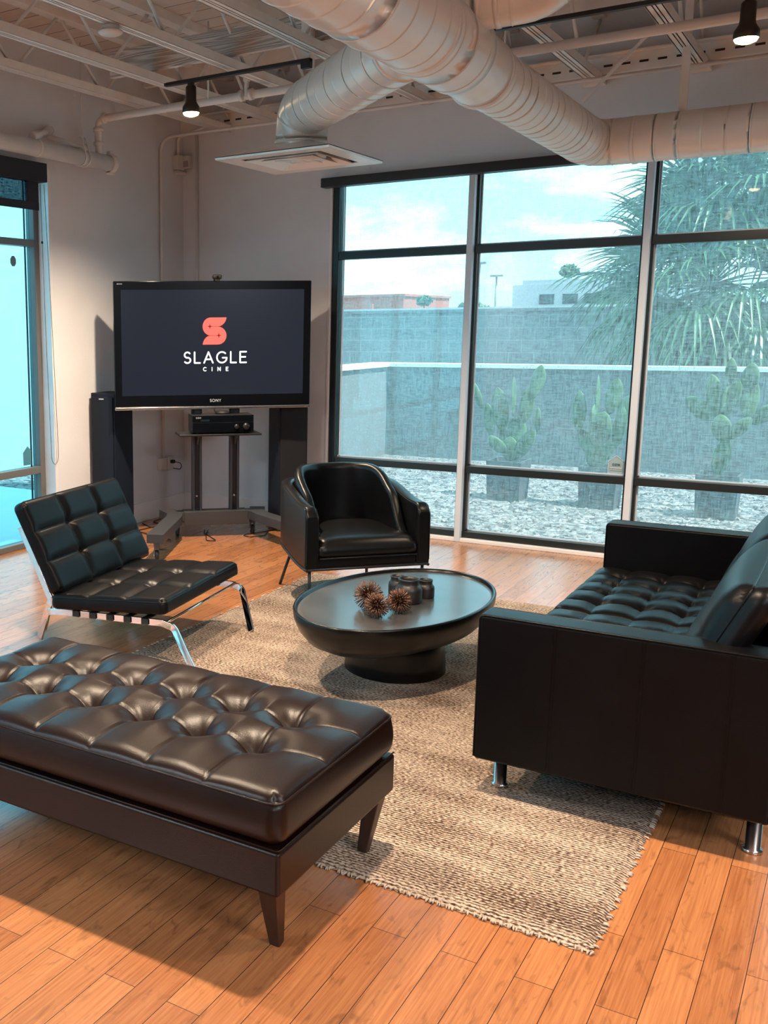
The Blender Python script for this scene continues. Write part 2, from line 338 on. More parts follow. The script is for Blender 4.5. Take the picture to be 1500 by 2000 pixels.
# ================================================================= STRUCTURE
XL, XR, YB, YF, ZD = -5.12, 3.6, 7.65, -4.2, 3.72
struct('floor', MB().box(XL - .15, XR, YF, YB + .14, -.12, 0), FLOORM)
struct('ceiling', MB().box(XL - .3, XR + .2, YF - .2, YB + .3, ZD, ZD + .15), DECK)
WX0, WX1, WT = -3.71, 3.43, 2.795          # back window opening
LY0, LY1 = -0.6, 5.87                       # left window opening
struct('wall_back', MB().box(XL - .15, WX0, YB, YB + .15, 0, ZD).box(WX1, XR, YB, YB + .15, 0, ZD).box(WX0, WX1, YB, YB + .15, WT, ZD), WALL)
struct('wall_left', MB().box(XL - .15, XL, LY1, YB, 0, ZD).box(XL - .15, XL, YF, LY0, 0, ZD).box(XL - .15, XL, LY0, LY1, 2.80, ZD), WALL)
DIMWALL = mat('darkened_unseen_wall', (.10, .09, .09), .7)  # unseen walls given a dark tone to keep reflections on the leather down
struct('wall_right', MB().box(XR, XR + .15, YF, YB + .15, 0, ZD), DIMWALL)
struct('wall_front', MB().box(XL - .15, XR + .15, YF - .15, YF, 0, ZD), DIMWALL)
struct('baseboard_left', MB().box(XL, XL + .018, LY1 + .03, YB, 0, .165), TRIM, bevel=.004)
struct('baseboard_back', MB().box(XL, WX0 - .02, YB - .018, YB, 0, .165), TRIM, bevel=.004)

# ---- back window
w1 = bpy.data.objects.new('window_1', None); COL.objects.link(w1); w1['kind'] = 'structure'
fr = MB(); fr.box(WX0 + .02, WX0 + .075, YB + .01, YB + .10, 0, WT).box(WX1 - .06, WX1, YB + .01, YB + .10, 0, WT).box(WX0 + .02, WX1, YB + .02, YB + .10, WT - .05, WT).box(WX0 + .02, WX1, YB + .01, YB + .10, .028, .078)
fr.build('window_frame', BRONZE, w1, bevel=.004)
MB().box(WX0, WX0 + .02, YB - .012, YB + .12, 0, WT).box(WX0, WX1, YB - .03, YB + .02, 0, .028).build('window_trim', TRIM, w1, bevel=.003)
MX = [-2.565, -1.37, -0.17, 1.03, 2.23]
for x in MX:
    MB().box(x - .022, x + .022, YB - .035, YB + .02, 0, WT).build('mullion', MULLW, w1, bevel=.003)
    MB().box(x - .042, x + .042, YB + .02, YB + .10, 0, WT).build('mullion_frame', BRONZE, w1, bevel=.003)
edges = [WX0 + .05] + MX + [WX1 - .05]
RZ = [(2.172, 2.232), (.533, .588)]
for a, b in zip(edges, edges[1:]):
    a2 = a + .03; b2 = b - .03
    for z0, z1 in RZ: MB().box(a2, b2, YB + .005, YB + .09, z0, z1).build('rail', BRONZE, w1, bevel=.004)
    for z0, z1 in [(.075, .535), (.585, 2.175), (2.23, WT - .045)]:
        MB().box(a2 - .01, b2 + .01, YB + .075, YB + .081, z0, z1).build('pane', GLASS, w1)
        bd = MB(); t = .009
        bd.box(a2 + .012, a2 + .012 + t, YB + .062, YB + .075, z0, z1).box(a2, b2, YB + .062, YB + .075, z0 + .004, z0 + .004 + t)
        bd.build('glazing_bead', MULLW, w1)
        MB().box(a2, b2, YB + .112, YB + .114, z0, z1).build('solar_screen', SCREEN, w1)
vb = MB().box(WX0 - .04, WX1 + .04, YB - .10, YB - .002, 2.725, 2.795).build('shade_valance', TRACKM, None, bevel=.004)
tag(vb, 'long black shade valance box over the big back window', 'shade box')
MB().box(WX0 - .02, WX1 + .04, YB - .03, YB - .001, 2.796, 2.806).build('window_top_trim', TRIM, w1)

# ---- left window
w2 = bpy.data.objects.new('window_2', None); COL.objects.link(w2); w2['kind'] = 'structure'
X2 = -5.25
MB().box(X2 - .05, X2 + .03, LY1 - .055, LY1 + .0, 0, 2.8).box(X2 - .05, X2 + .03, LY0, LY0 + .06, 0, 2.8).box(X2 - .05, X2 + .03, LY0, LY1, 2.74, 2.8).box(X2 - .05, X2 + .03, LY0, LY1, 0, .045).build('window_frame', GREYF, w2, bevel=.004)
for ym in (4.2, 2.6, 1.0): MB().box(X2 - .05, X2 + .03, ym, ym + .06, 0, 2.8).build('mullion', GREYF, w2, bevel=.004)
for z0, z1 in [(2.25, 2.30), (.555, .61)]: MB().box(X2 - .05, X2 + .028, LY0, LY1 - .05, z0, z1).build('rail', GREYF, w2, bevel=.004)
for z0, z1 in [(.045, .555), (.61, 2.25), (2.30, 2.74)]:
    for y0, y1 in [(LY0 + .06, 1.0), (1.06, 2.6), (2.66, 4.2), (4.26, LY1 - .055)]:
        MB().box(X2 - .02, X2 - .014, y0, y1, z0, z1).build('pane', GLASSL, w2)
        MB().box(X2 - .018, X2 - .006, y1 - .062, y1 - .054, z0, z1).build('gasket', BLACKM, w2)
MB().box(XL - .098, XL + .004, LY1 - .006, LY1 + .022, 0, 2.8).build('window_trim', TRIM, w2)

vl = MB().box(XL + .002, XL + .09, LY0 - .1, 5.765, 2.685, 2.815).build('shade_valance', SHADE, None, bevel=.003)
tag(vl, 'navy shade valance box over the window at the left edge', 'shade box')
sh = thing('roller_shade', 'navy see-through roller shade rolled down a little over the left window', 'shade', (XL + .04, 0, 0))
MB().box(-.001, .001, LY0 - .05, 5.715, 2.50, 2.70).build('fabric', SCREENN, sh)
MB().box(-.006, .006, LY0 - .05, 5.718, 2.49, 2.545).build('hem_bar', SHADE, sh, bevel=.002)
MB().box(-.003, .003, 5.60, 5.718, 2.50, 2.70).build('side_band', SHADE, sh)
ch = thing('shade_chain', 'thin bead pull chain looping down beside the left window', 'chain', (XL + .025, 0, 0))
loop = [(0, 5.757, 2.68), (0, 5.775, 1.6), (0, 5.80, .76)] + [(0, 5.84 - .04 * math.cos(a), .70 - .07 * math.sin(a)) for a in [0.2, .6, 1.0, 1.5, 2.0, 2.5, 2.9]] + [(0, 5.88, .76), (0, 5.85, 1.6), (0, 5.80, 2.68)]
MB().sweep(loop, .0022, 5).build('bead_chain', mat('chain_brown', (.12, .09, .07), .5, metal=.4), ch)
MB().lathe([(0, -.012), (.008, -.006), (.008, .006), (0, .012)], (0, 5.762, 2.27), 10).build('chain_stop', BLACKM, ch)

# window decals
DEC = mat('decal_grey', (.10, .17, .20), .6)
def xz_plate(pts, y, th, name, m, parent=None):   # plate in the XZ plane
    M = Matrix(((1, 0, 0, 0), (0, 0, 1, y), (0, 1, 0, 0), (0, 0, 0, 1)))
    return MB().prism(pts, 0, th, M).build(name, m, parent)
def yz_plate(pts, x, th, name, m, parent=None):
    M = Matrix(((0, 0, 1, x), (1, 0, 0, 0), (0, 1, 0, 0), (0, 0, 0, 1)))
    return MB().prism(pts, 0, th, M).build(name, m, parent)
o = yz_plate([(5.627 + .032 * math.cos(a), 2.139 + .04 * math.sin(a)) for a in [i * PI / 4 + PI / 8 for i in range(8)]], X2 - .012, .002, 'window_decal', DEC)
tag(o, 'dark octagonal sticker high on the left window', 'sticker')
def house(cx, cz, w, h): return [(cx - w / 2, cz - h / 2), (cx + w / 2, cz - h / 2), (cx + w / 2, cz + h * .18), (cx, cz + h / 2), (cx - w / 2, cz + h * .18)]
o = yz_plate(house(5.715, .70, .10, .145), X2 - .012, .002, 'window_decal', mat('decal_blue', (.06, .22, .30), .6))
tag(o, 'house-shaped security sticker low on the left window', 'sticker')

def text_mesh(txt, size, name, m, parent, M, ext=.0006, spacing=1.0):
    c = bpy.data.curves.new(name, 'FONT'); c.body = txt; c.size = size; c.extrude = ext; c.align_x = 'CENTER'; c.space_character = spacing
    to = bpy.data.objects.new(name, c); COL.objects.link(to)
    me = bpy.data.meshes.new_from_object(to); bpy.data.objects.remove(to)
    o = bpy.data.objects.new(name, me); COL.objects.link(o); me.materials.clear(); me.materials.append(m)
    if parent: o.parent = parent
    o.matrix_local = M; return o
sd = thing('window_decal', 'clear house-shaped security sticker in the lower corner of the back window', 'sticker', (-1.475, YB + .066, .665))
hs = house(0, 0, .105, .125)
MB().sweep([Vector((p[0], 0, p[1])) for p in hs], .0025, 6, closed=True).build('outline', LETTER, sd)
xz_plate(hs, 0.002, .001, 'film', mat('decal_film', (.30, .42, .45), .5), sd)
MX_ = Matrix(((1, 0, 0, 0), (0, 0, -1, -.003), (0, 1, 0, -.008), (0, 0, 0, 1)))
text_mesh('cox', .036, 'lettering', DARKV, sd, MX_)
for k in range(2): MB().box(-.038, .038, -.003, -.001, -.028 - k * .013, -.022 - k * .013).build('text_line', LETTER, sd)

# ================================================================= CEILING STEEL
JX = [-4.65, -4.13, -3.54, -2.92, -2.33, -1.76, -1.13, -0.53, 0.07, 0.67, 1.27, 1.87, 2.47, 3.07]
jwhere = {-4.65: 'nearest the left wall', -4.13: 'second out from the left wall', -3.54: 'holding the smoke detector', -2.92: 'at the right end of the left track',
          -2.33: 'above the duct to the square diffuser', -1.76: 'just left of the long spiral duct', -1.13: 'first right of the long spiral duct', -0.53: 'just left of the right lamp'}
for ji, x in enumerate(JX):
    if x > .2 : continue
    j = thing('steel_joist', 'white open-web steel roof joist ' + jwhere.get(x, 'above the right lamp at the picture edge'), 'joist', (x, 0, 0), group='open-web roof joists')
    MB().box(-.042, .042, YF, YB - .04, 3.25, 3.256).box(-.012, -.006, YF, YB - .04, 3.25, 3.292).box(.006, .012, YF, YB - .04, 3.25, 3.292).box(-.044, -.036, YF, YB - .04, 3.25, 3.30).box(.036, .044, YF, YB - .04, 3.25, 3.30).build('bottom_chord', STEELW, j)
    MB().box(-.042, .042, YF, YB, 3.655, 3.72).build('top_chord', STEELW, j, bevel=.003)
    off = [0, .3, .12, .55, .2, .4, .1, .5, .3][ji % 9]
    y = 0.55 + off; k = 0
    while y < YB - .3:
        MB().cyl((0, y, 3.27), (0, y + .44, 3.68), .011, 8).build('web_rod', STEELW, j)
        MB().cyl((0, y + .44, 3.68), (0, y + .88, 3.27), .011, 8).build('web_rod', STEELW, j)
        y += .90; k += 1
# painted rough timber beam running across the joists
tb = MB()
tb.box(-4.5, XR, 5.83, 5.87, 3.33, 3.50)
tag(tb.build('timber_blocking', TIMBER, None, bevel=.004), 'rough grained white-painted timber board running across between the joists', 'timber')
for i, y in enumerate([4.35, 2.4, 7.05]):
    tag(MB().box(-5.1, XR, y, y + .04, 3.52 if i < 2 else 3.56, 3.70).build('purlin', STEELW, None, bevel=.004),
        ['white-painted roof purlin crossing above the smoke detector', 'white-painted roof purlin nearest the viewer, over the long duct', 'white-painted roof purlin nearest the back wall'][i], 'timber')
lg = thing('ledger_channel', 'white slotted steel channel along the top of the back wall', 'channel', (0, 0, 0))
MB().box(XL, XR, YB - .035, YB - .001, 3.29, 3.40).box(XL, XR, YB - .09, YB - .001, 3.40, 3.412).build('channel', STEELW, lg, bevel=.002)
sl = MB()
x = -4.9
while x < 1: sl.box(x, x + .055, YB - .0365, YB - .034, 3.335, 3.349); x += .11
sl.build('slots', DARKV, lg)
ll = thing('ledger_lip', 'thin white steel lip above the slotted channel on the back wall', 'lip')
MB().box(XL, XR, YB - .16, YB - .001, 3.50, 3.52).build('plate', STEELW, ll)

# joist seat plates on the wall
for x in [-2.33, -1.76, -1.13, -.53]:
    MB().box(-.07, .07, YB - .12, YB - .01, 3.225, 3.245).build('seat_plate', STEELW, [q for q in bpy.data.objects if q.name.startswith('steel_joist') and abs(q.location.x - x) < .01][0])

# ---- ducts
def duct(name, label, paths, collars=(), rings=.12):
    d = thing(name, label, 'duct')
    for nm, pts, r, fr_, rg in paths:
        P = resample(fillet(pts, fr_, 8), .02) if len(pts) > 2 else resample([Vector(p) for p in pts], .02)
        rad = [r]; Q = [P[0]]; acc = 0
        for a, b in zip(P, P[1:]):
            l_ = (b - a).length
            if rg and int((acc + l_) / rg) > int(acc / rg):
                t = (int((acc + l_) / rg) * rg - acc) / l_; c = a.lerp(b, t); u = (b - a).normalized()
                Q += [c - u * .012, c - u * .003, c - u * .001, c + u * .001, c + u * .003, c + u * .012]; rad += [r, r, r + .0024, r + .0024, r, r]
            elif (len(pts) > 2) or int((acc + l_) / .1) > int(acc / .1): Q.append(b); rad.append(r)
            acc += l_
        Q.append(P[-1]); rad.append(r); P = Q
        MB().sweep(P, rad, 40).build(nm, DUCT, d)
    for c, ax, r in collars:
        c = Vector(c); ax = Vector(ax).normalized()
        MB().sweep([c - ax * .012, c - ax * .010, c + ax * .010, c + ax * .012], [r - .003, r + .004, r + .004, r - .003], 40).build('collar', DUCT, d)
    return d
duct('main_duct', 'long fat cream-painted spiral duct running over the room and turning along the back wall',
     [('far_run', [(-1.62, 4.45, 2.78), (-1.62, 7.0, 2.755), (3.5, 7.0, 2.73)], .137, .16, .125),
      ('near_run', [(-1.63, -4.0, 2.84), (-1.62, 4.55, 2.80)], .168, .1, .16),
      ('reducer', [(-1.62, 4.5, 2.80), (-1.62, 4.85, 2.78)], .150, .1, 0)],
     [((-1.62, 4.86, 2.776), (0, 1, 0), .150), ((-1.62, 4.1, 2.80), (0, 1, 0), .168), ((-1.62, 6.78, 2.757), (0, 1, 0), .137), ((-1.36, 7.0, 2.752), (1, 0, 0), .137)])
duct('branch_duct', 'cream-painted branch duct elbowing down to the square ceiling diffuser',
     [('duct_tube', [(-1.68, 4.35, 2.86), (-2.88, 5.55, 2.88), (-2.9, 5.57, 2.61)], .150, .20, .13)],
     [((-2.9, 5.57, 2.70), (0, 0, 1), .152), ((-1.85, 4.52, 2.862), (-1, 1, 0), .152)])
duct('upper_branch_duct', 'short cream-painted duct stub rising off the main duct at the top edge of the picture',
     [('duct_tube', [(-1.62, 4.38, 2.98), (-1.22, 4.47, 3.00), (-1.19, 4.47, 3.66)], .145, .12, .13)],
     [((-1.42, 4.425, 2.992), (1, .2, .05), .147)])
# hangers
for nm, lab, a, b, w in [('duct_strap', 'flat white strap hanging the duct run by the back wall', (-1.118, 7.0, 3.68), (-1.112, 7.0, 2.87), .022),
                         ('duct_brace', 'slanting white strap bracing the elbow of the duct', (-1.258, 6.95, 3.40), (-1.667, 6.93, 3.00), .010),
                         ('duct_strap', 'white square post standing between the left track and the joists', (-2.98, 5.80, 3.66), (-2.98, 5.80, 3.17), .030)]:
    tag(MB().sweep([a, b], w, 4, flat=.25 if w < .03 else 1, up=(0, 1, 0)).build(nm, STEELW), lab, 'strap' if 'post' not in lab else 'post')

# diffuser
df = thing('ceiling_diffuser', 'square cream four-way air diffuser with nested louvres hanging under the branch duct', 'air diffuser', (-2.905, 5.575, 2.60), 0)
def frame_ring(mb, h0, z0, h1, z1, th=.004):
    # sloping square ring between half-size h0 at z0 and h1 at z1
    vs = []; fs = []
    for h, z in ((h0, z0), (h1, z1), (h1, z1 + th), (h0, z0 + th)):
        vs += [(-h, -h, z), (h, -h, z), (h, h, z), (-h, h, z)]
    for r in range(4):
        for k in range(4):
            a, b = r * 4 + k, r * 4 + (k + 1) % 4; c, d_ = ((r + 1) % 4) * 4 + (k + 1) % 4, ((r + 1) % 4) * 4 + k
            fs.append((a, b, c, d_))
    mb.add(vs, fs)
fl_ = MB(); frame_ring(fl_, .36, 0, .255, .004); frame_ring(fl_, .36, 0, .362, .012, .004)
frame_ring(fl_, .362, .012, .27, .040, .004); frame_ring(fl_, .27, .040, .14, .085, .004); fl_.build('flange', DUCT, df)
MB().box(-.185, .185, -.185, .185, .060, .064).build('throat', DARKV, df)
for h in (.232, .165, .098): 
    q = MB(); frame_ring(q, h, -.004, h - .048, .034, .003); q.build('louvre', DUCT, df)
MB().box(-.035, .035, -.035, .035, -.002, .004).build('centre_plate', DUCT, df)

# ---- sprinkler pipes
sp_ = thing('sprinkler_pipe', 'white sprinkler pipe crossing the room under the joists with an elbow at the left', 'pipe')
MB().sweep(fillet([(-4.955, 6.27, 2.89), (-4.955, 6.27, 3.185), (3.4, 6.25, 3.185)], .07), .027, 16).build('pipe', PIPE, sp_)
for p, ax in [((-4.955, 6.27, 3.01), (0, 0, 1)), ((-4.955, 6.27, 3.11), (0, 0, 1)), ((-4.89, 6.27, 3.185), (1, 0, 0)), ((-3.70, 6.25, 3.185), (1, 0, 0)), ((-3.63, 6.25, 3.185), (1, 0, 0))]:
    p = Vector(p); ax = Vector(ax); MB().cyl(p - ax * .014, p + ax * .014, .038, 16).build('coupling', PIPE, sp_)
MB().cyl((-3.665, 6.25, 3.18), (-3.665, 6.25, 3.34), .017, 12).cyl((-3.665, 6.25, 3.27), (-3.665, 6.25, 3.31), .024, 12).cyl((-3.665, 6.25, 3.34), (-3.665, 6.25, 3.36), .008, 8).build('sprinkler_head', PIPE, sp_)
for x in (-3.97, -1.95, -.3): MB().cyl((x, 6.25, 3.2), (x, 6.25, 3.70), .006, 8).build('hanger_rod', PIPE, sp_)
bp_ = thing('fire_main_pipe', 'thick white pipe along the left wall ending in a bolted cap', 'pipe')
MB().sweep([(-4.955, 2.0, 2.905), (-4.955, 6.40, 2.885)], .057, 28).build('pipe', PIPE, bp_)
MB().sweep([(-4.955, 6.385, 2.885), (-4.955, 6.43, 2.885)], .070, 28).box(-4.975, -4.935, 6.385, 6.43, 2.80, 2.83).box(-4.975, -4.935, 6.385, 6.43, 2.945, 2.975).build('end_cap', PIPE, bp_, bevel=.004)
MB().sweep([(-4.955, 5.56, 2.89), (-4.955, 5.59, 2.89)], .061, 28).build('clamp_ring', PIPE, bp_)
for y in (6.05, 6.10): MB().sweep([(-4.955 + .062 * math.cos(a), y, 2.887 + .062 * math.sin(a)) for a in [i * PI / 10 for i in range(-10, 1)]] + [(-4.93, y, 3.0), (-4.955, y, 3.03)], .005, 6).build('hanger_strap', PIPE, bp_)
MB().cyl((-4.955, 6.075, 3.0), (-4.955, 6.075, 3.68), .004, 6).build('hanger_rod', PIPE, bp_)
MB().cyl((-4.955, 5.57, 2.97), (-5.08, 5.86, 3.06), .020, 14).cyl((-4.955, 5.53, 2.955), (-4.955, 5.61, 2.985), .032, 14).cyl((-5.05, 5.80, 3.045), (-5.11, 5.90, 3.07), .03, 12).build('sway_brace', PIPE, bp_)
MB().cyl((-4.955, 6.06, 2.955), (-5.08, 5.84, 3.02), .018, 14).cyl((-4.95, 6.05, 2.93), (-4.95, 6.12, 2.96), .03, 12).build('sway_brace', PIPE, bp_)

# conduits
cn = tag(MB().sweep(fillet([(-5.10, 7.29, .50), (-5.10, 7.29, 3.21), (1.5, 7.40, 3.215)], .12), .0125, 10).build('conduit', PIPE), 'thin white conduit climbing the left wall from the outlet and bending along below the joists', 'conduit')
tag(MB().cyl((-4.965, 7.63, .2), (-4.965, 7.63, 3.26), .011, 10).build('conduit', PIPE), 'straight thin white conduit on the back wall just right of the room corner', 'conduit')
tag(MB().sweep(fillet([(-5.095, 7.54, 3.09), (-5.095, 7.54, 3.24), (-4.7, 7.56, 3.34)], .05), .012, 10).build('conduit', PIPE), 'short white conduit rising from the corner junction box', 'conduit')
jb = thing('junction_box', 'small white metal junction box high on the left wall by the corner', 'junction box', (XL, 7.545, 3.04))
MB().box(0, .05, -.055, .045, -.06, .055).build('box', PLASTW, jb, bevel=.003)
MB().box(.05, .054, -.058, .048, -.063, .058).build('cover_plate', PLASTW, jb, bevel=.002)
MB().box(.0, .05, -.04, .10, -.095, -.063).build('bracket', PLASTW, jb, bevel=.008)
ms = thing('motion_sensor', 'small white motion sensor beside the junction box in the corner', 'sensor', (-5.045, 7.60, 3.045))
MB().box(-.035, .035, -.02, .03, -.05, .055).build('housing', PLASTW, ms, bevel=.006)
MB().box(-.027, .027, -.026, -.019, -.04, .01).build('lens', mat('sensor_lens', (.33, .31, .30), .4), ms, bevel=.003)
ob = thing('wall_outlet', 'white surface outlet box with a black plug low on the left wall behind the television', 'outlet', (XL, 7.33, .47))
MB().box(0, .05, -.11, -.02, -.05, .055).box(0, .05, .0, .085, -.06, .06).build('outlet_box', PLASTW, ob, bevel=.005)
MB().box(.05, .085, .02, .055, 0, .03).build('plug', RUBBER, ob, bevel=.005)
MB().sweep(fillet([(.08, .04, .015), (.13, .08, .0), (.12, .09, -.06), (.05, .07, -.05)], .03), .004, 6).build('plug_cord', RUBBER, ob)

# smoke detector
sdt = thing('smoke_detector', 'round white smoke detector fixed under the third joist', 'smoke detector', (-3.555, 4.62, 3.25))
MB().lathe([(0, -.052), (.05, -.05), (.066, -.042), (.068, -.034), (.05, -.03), (0, -.03)], n=32).build('cover', PLASTW, sdt)
MB().lathe([(.048, -.034), (.048, 0), (0, 0)], n=32).build('base', PLASTW, sdt)

# ---- light tracks
def track(label, x0, x1, y, z):
    t = thing('light_track', label, 'light track', (0, y, z))
    MB().box(x0, x1, -.018, .018, -.011, .011).build('rail', TRACKM, t, bevel=.003)
    MB().box(x0 - .02, x0, -.016, .016, -.010, .010).build('end_cap', TRACKM, t, bevel=.003)
    MB().box(x1 - .06, x1 + .0, -.02, .02, -.045, .01).build('end_feed', TRACKM, t, bevel=.003)
    return t
track('black light track on the left, carrying one lit spotlight', -3.96, -2.93, 5.745, 3.20)
track('black light track on the right, running out of the top of the picture', -1.90, 1.4, 5.775, 3.20)
track('black light track nearest the viewer above the bench', -3.6, 1.6, 3.0, 3.20)
def head(label, x, y, energy, aim=(0, 0, -1), size=2.3, zt=3.19):
    h = thing('track_spotlight', label, 'spotlight', (x, y, zt), group='warm track spotlights')
    MB().box(-.017, .017, -.017, .017, -.055, 0).build('adapter', TRACKM, h, bevel=.003)
    MB().lathe([(0, -.02), (.028, -.02), (.034, -.03), (.034, -.10), (.036, -.12), (.055, -.15), (.0565, -.185), (.052, -.185), (.050, -.155), (0, -.155)], n=32).build('housing', mat('lamp_bronze', (.03, .022, .018), .35, metal=.3) if not bpy.data.materials.get('lamp_bronze') else bpy.data.materials['lamp_bronze'], h)
    MB().lathe([(.049, -.165), (.052, -.186), (.045, -.198), (.025, -.206), (0, -.208)], n=28).build('lamp_face', BULB, h)
    l = light('spot_light', 'SPOT', (x, y, zt - .225), energy, WARM, spot_size=size, spot_blend=1.0, shadow_soft_size=.05)
    l.rotation_euler = Vector(aim).to_track_quat('-Z', 'Y').to_euler()
    return h
head('lit black track spotlight hanging from the left track', -3.78, 5.745, 260)
head('lit black track spotlight at the top right, hanging from the right track', -.67, 5.775, 200, aim=(0, .5, -1), size=1.8, zt=3.15)
head('lit black track spotlight over the bench, left end of the near track', -2.7, 3.0, 150)
head('lit black track spotlight over the bench, middle of the near track', -1.25, 3.0, 190)
head('lit black track spotlight over the sofa, right end of the near track', 1.0, 3.2, 90)

# ================================================================= RUG
rug = MB()
nx, ny = 130, 170; rx0, rx1, ry0, ry1 = -3.01, -.48, 2.655, 6.09
vs = []
for j in range(ny + 1):
    for i in range(nx + 1):
        x = rx0 + (rx1 - rx0) * i / nx; y = ry0 + (ry1 - ry0) * j / ny; z = .013 + random.uniform(-.001, .001)
        if i in (0, nx): x += random.uniform(-.006, .006); z = .002
        elif i in (1, nx - 1): z = .010
        if j in (0, ny): y += random.uniform(-.006, .006); z = .002
        elif j in (1, ny - 1): z = .010
        vs.append((x, y, z))
rug.add(vs, [(j * (nx + 1) + i, j * (nx + 1) + i + 1, (j + 1) * (nx + 1) + i + 1, (j + 1) * (nx + 1) + i) for j in range(ny) for i in range(nx)], True)
rg = thing('area_rug', 'mottled beige and brown striped wool rug under the coffee table', 'rug')
rug.build('pile', RUGM, rg)
fr = MB()
for k in range(560):   # tufts of yarn along the cut edges
    t = random.random(); s = k % 4
    if s == 0: p = Vector((rx0 + (rx1 - rx0) * t, ry0, .006)); d = Vector((random.uniform(-.4, .4), -1, 0))
    elif s == 1: p = Vector((rx1, ry0 + (ry1 - ry0) * t, .006)); d = Vector((1, random.uniform(-.4, .4), 0))
    elif s == 2: p = Vector((rx0, ry0 + (ry1 - ry0) * t, .006)); d = Vector((-1, random.uniform(-.4, .4), 0))
    else: p = Vector((rx0 + (rx1 - rx0) * t, ry0, .009)); d = Vector((random.uniform(-.6, .6), -1, 0))
    fr.sweep([p - d * .006, p + d * .005, p + d * .010 + Vector((0, 0, -.004))], [.003, .003, .0015], 5)
o = fr.build('fringe', mat('rug_yarn', (.52, .42, .33), .95), rg); o['kind'] = 'stuff'

# ================================================================= cushions
def sd_(a, xs): return min((abs(a - q) for q in xs), default=9)
def tufted(x0, x1, y0, y1, h, xl, yl, step=.006, R=.04, crown=.018, pleat=.012, button=.026, bulge=.010, Rb=.018, M=None, brad=.04, soft=.05, g0=.30):
    """leather cushion: creases along xl / yl, pinched where they cross, rounded edges, bulging sides"""
    nx = int((x1 - x0) / step); ny = int((y1 - y0) / step)
    # closer samples next to the outline
    def axis(a, b, n):
        return [a + (b - a) * (0.5 - 0.5 * math.cos(PI * i / n)) * .25 + (b - a) * (i / n) * .75 for i in range(n + 1)]
    X = axis(x0, x1, nx); Y = axis(y0, y1, ny); vs = []
    for j, y in enumerate(Y):
        for i, x in enumerate(X):
            ex, ey = min(x - x0, x1 - x), min(y - y0, y1 - y)
            u, v = 2 * (x - x0) / (x1 - x0) - 1, 2 * (y - y0) / (y1 - y0) - 1
            q = min(1, math.hypot(max(0, 1 - ex / R), max(0, 1 - ey / R)))
            z = h + crown * (1 - abs(u) ** 3) * (1 - abs(v) ** 3) - R * .55 * (1 - math.sqrt(1 - q * q))
            ax, ay = sd_(x, xl), sd_(y, yl)
            fade = min(1, ex / .05, ey / .05) ** .5 if min(ex, ey) > 0 else 0
            g_ = (g0 + (1 - g0) * math.exp(-math.hypot(ax, ay) / .07)) if xl and yl else 1
            z -= fade * pleat * (.75 * math.exp(-ax / .004) + 1.3 * g_ * math.exp(-(ax / soft) ** 2))
            z -= fade * pleat * (.75 * math.exp(-ay / .004) + 1.3 * g_ * math.exp(-(ay / soft) ** 2))
            if xl and yl:
                r = math.hypot(ax, ay); z -= fade * button * math.exp(-r / brad)
                if r < .14 and r > .004: z += fade * .0022 * math.sin(math.atan2(ay, ax) * 7 + x * 9) * math.exp(-r / .05) * min(1, r / .02)
            px_, py_ = x, y; rc = min(.035, R)
            if ex < rc and ey < rc:
                dx, dy = rc - ex, rc - ey; k_ = max(dx, dy) / math.hypot(dx, dy)
                px_ += (1 - k_) * dx * (1 if x - x0 < x1 - x else -1); py_ += (1 - k_) * dy * (1 if y - y0 < y1 - y else -1)
            vs.append(Vector((px_, py_, z)))
    W_ = nx + 1; n0 = len(vs)
    fs = [(j * W_ + i, j * W_ + i + 1, (j + 1) * W_ + i + 1, (j + 1) * W_ + i) for j in range(ny) for i in range(nx)]
    ring = [i for i in range(nx + 1)] + [j * W_ + nx for j in range(1, ny + 1)] + [ny * W_ + i for i in range(nx - 1, -1, -1)] + [j * W_ for j in range(ny - 1, 0, -1)]
    cx, cy = (x0 + x1) / 2, (y0 + y1) / 2; prev = ring; K_ = 7
    for k in range(1, K_ + 1):
        t = k / K_; cur = []
        for idx in ring:
            p = vs[idx]; cxr, cyr = max(x0 + .036, min(x1 - .036, p.x)), max(y0 + .036, min(y1 - .036, p.y)); ol = math.hypot(p.x - cxr, p.y - cyr) or 1; ox, oy = (p.x - cxr) / ol, (p.y - cyr) / ol
            b = bulge * math.sin(PI * min(1, t)) - (Rb * (max(0, (t - .8) / .2)) ** 2)
            cur.append(len(vs)); vs.append(Vector((p.x + ox * b, p.y + oy * b, p.z * (1 - t))))
        n = len(ring)
        fs += [(prev[(i + 1) % n], prev[i], cur[i], cur[(i + 1) % n]) for i in range(n)]
        prev = cur
    fs.append(tuple(reversed(prev)))
    pipe = [vs[i].copy() for i in ring]
    if M is not None: vs = [M @ v for v in vs]; pipe = [M @ v for v in pipe]
    return MB().add(vs, fs, True), pipe[::2]
def T(x, y, z): return Matrix.Translation((x, y, z))
def RX(a): return Matrix.Rotation(a, 4, 'X')
def RY(a): return Matrix.Rotation(a, 4, 'Y')
def RZ_(a): return Matrix.Rotation(a, 4, 'Z')

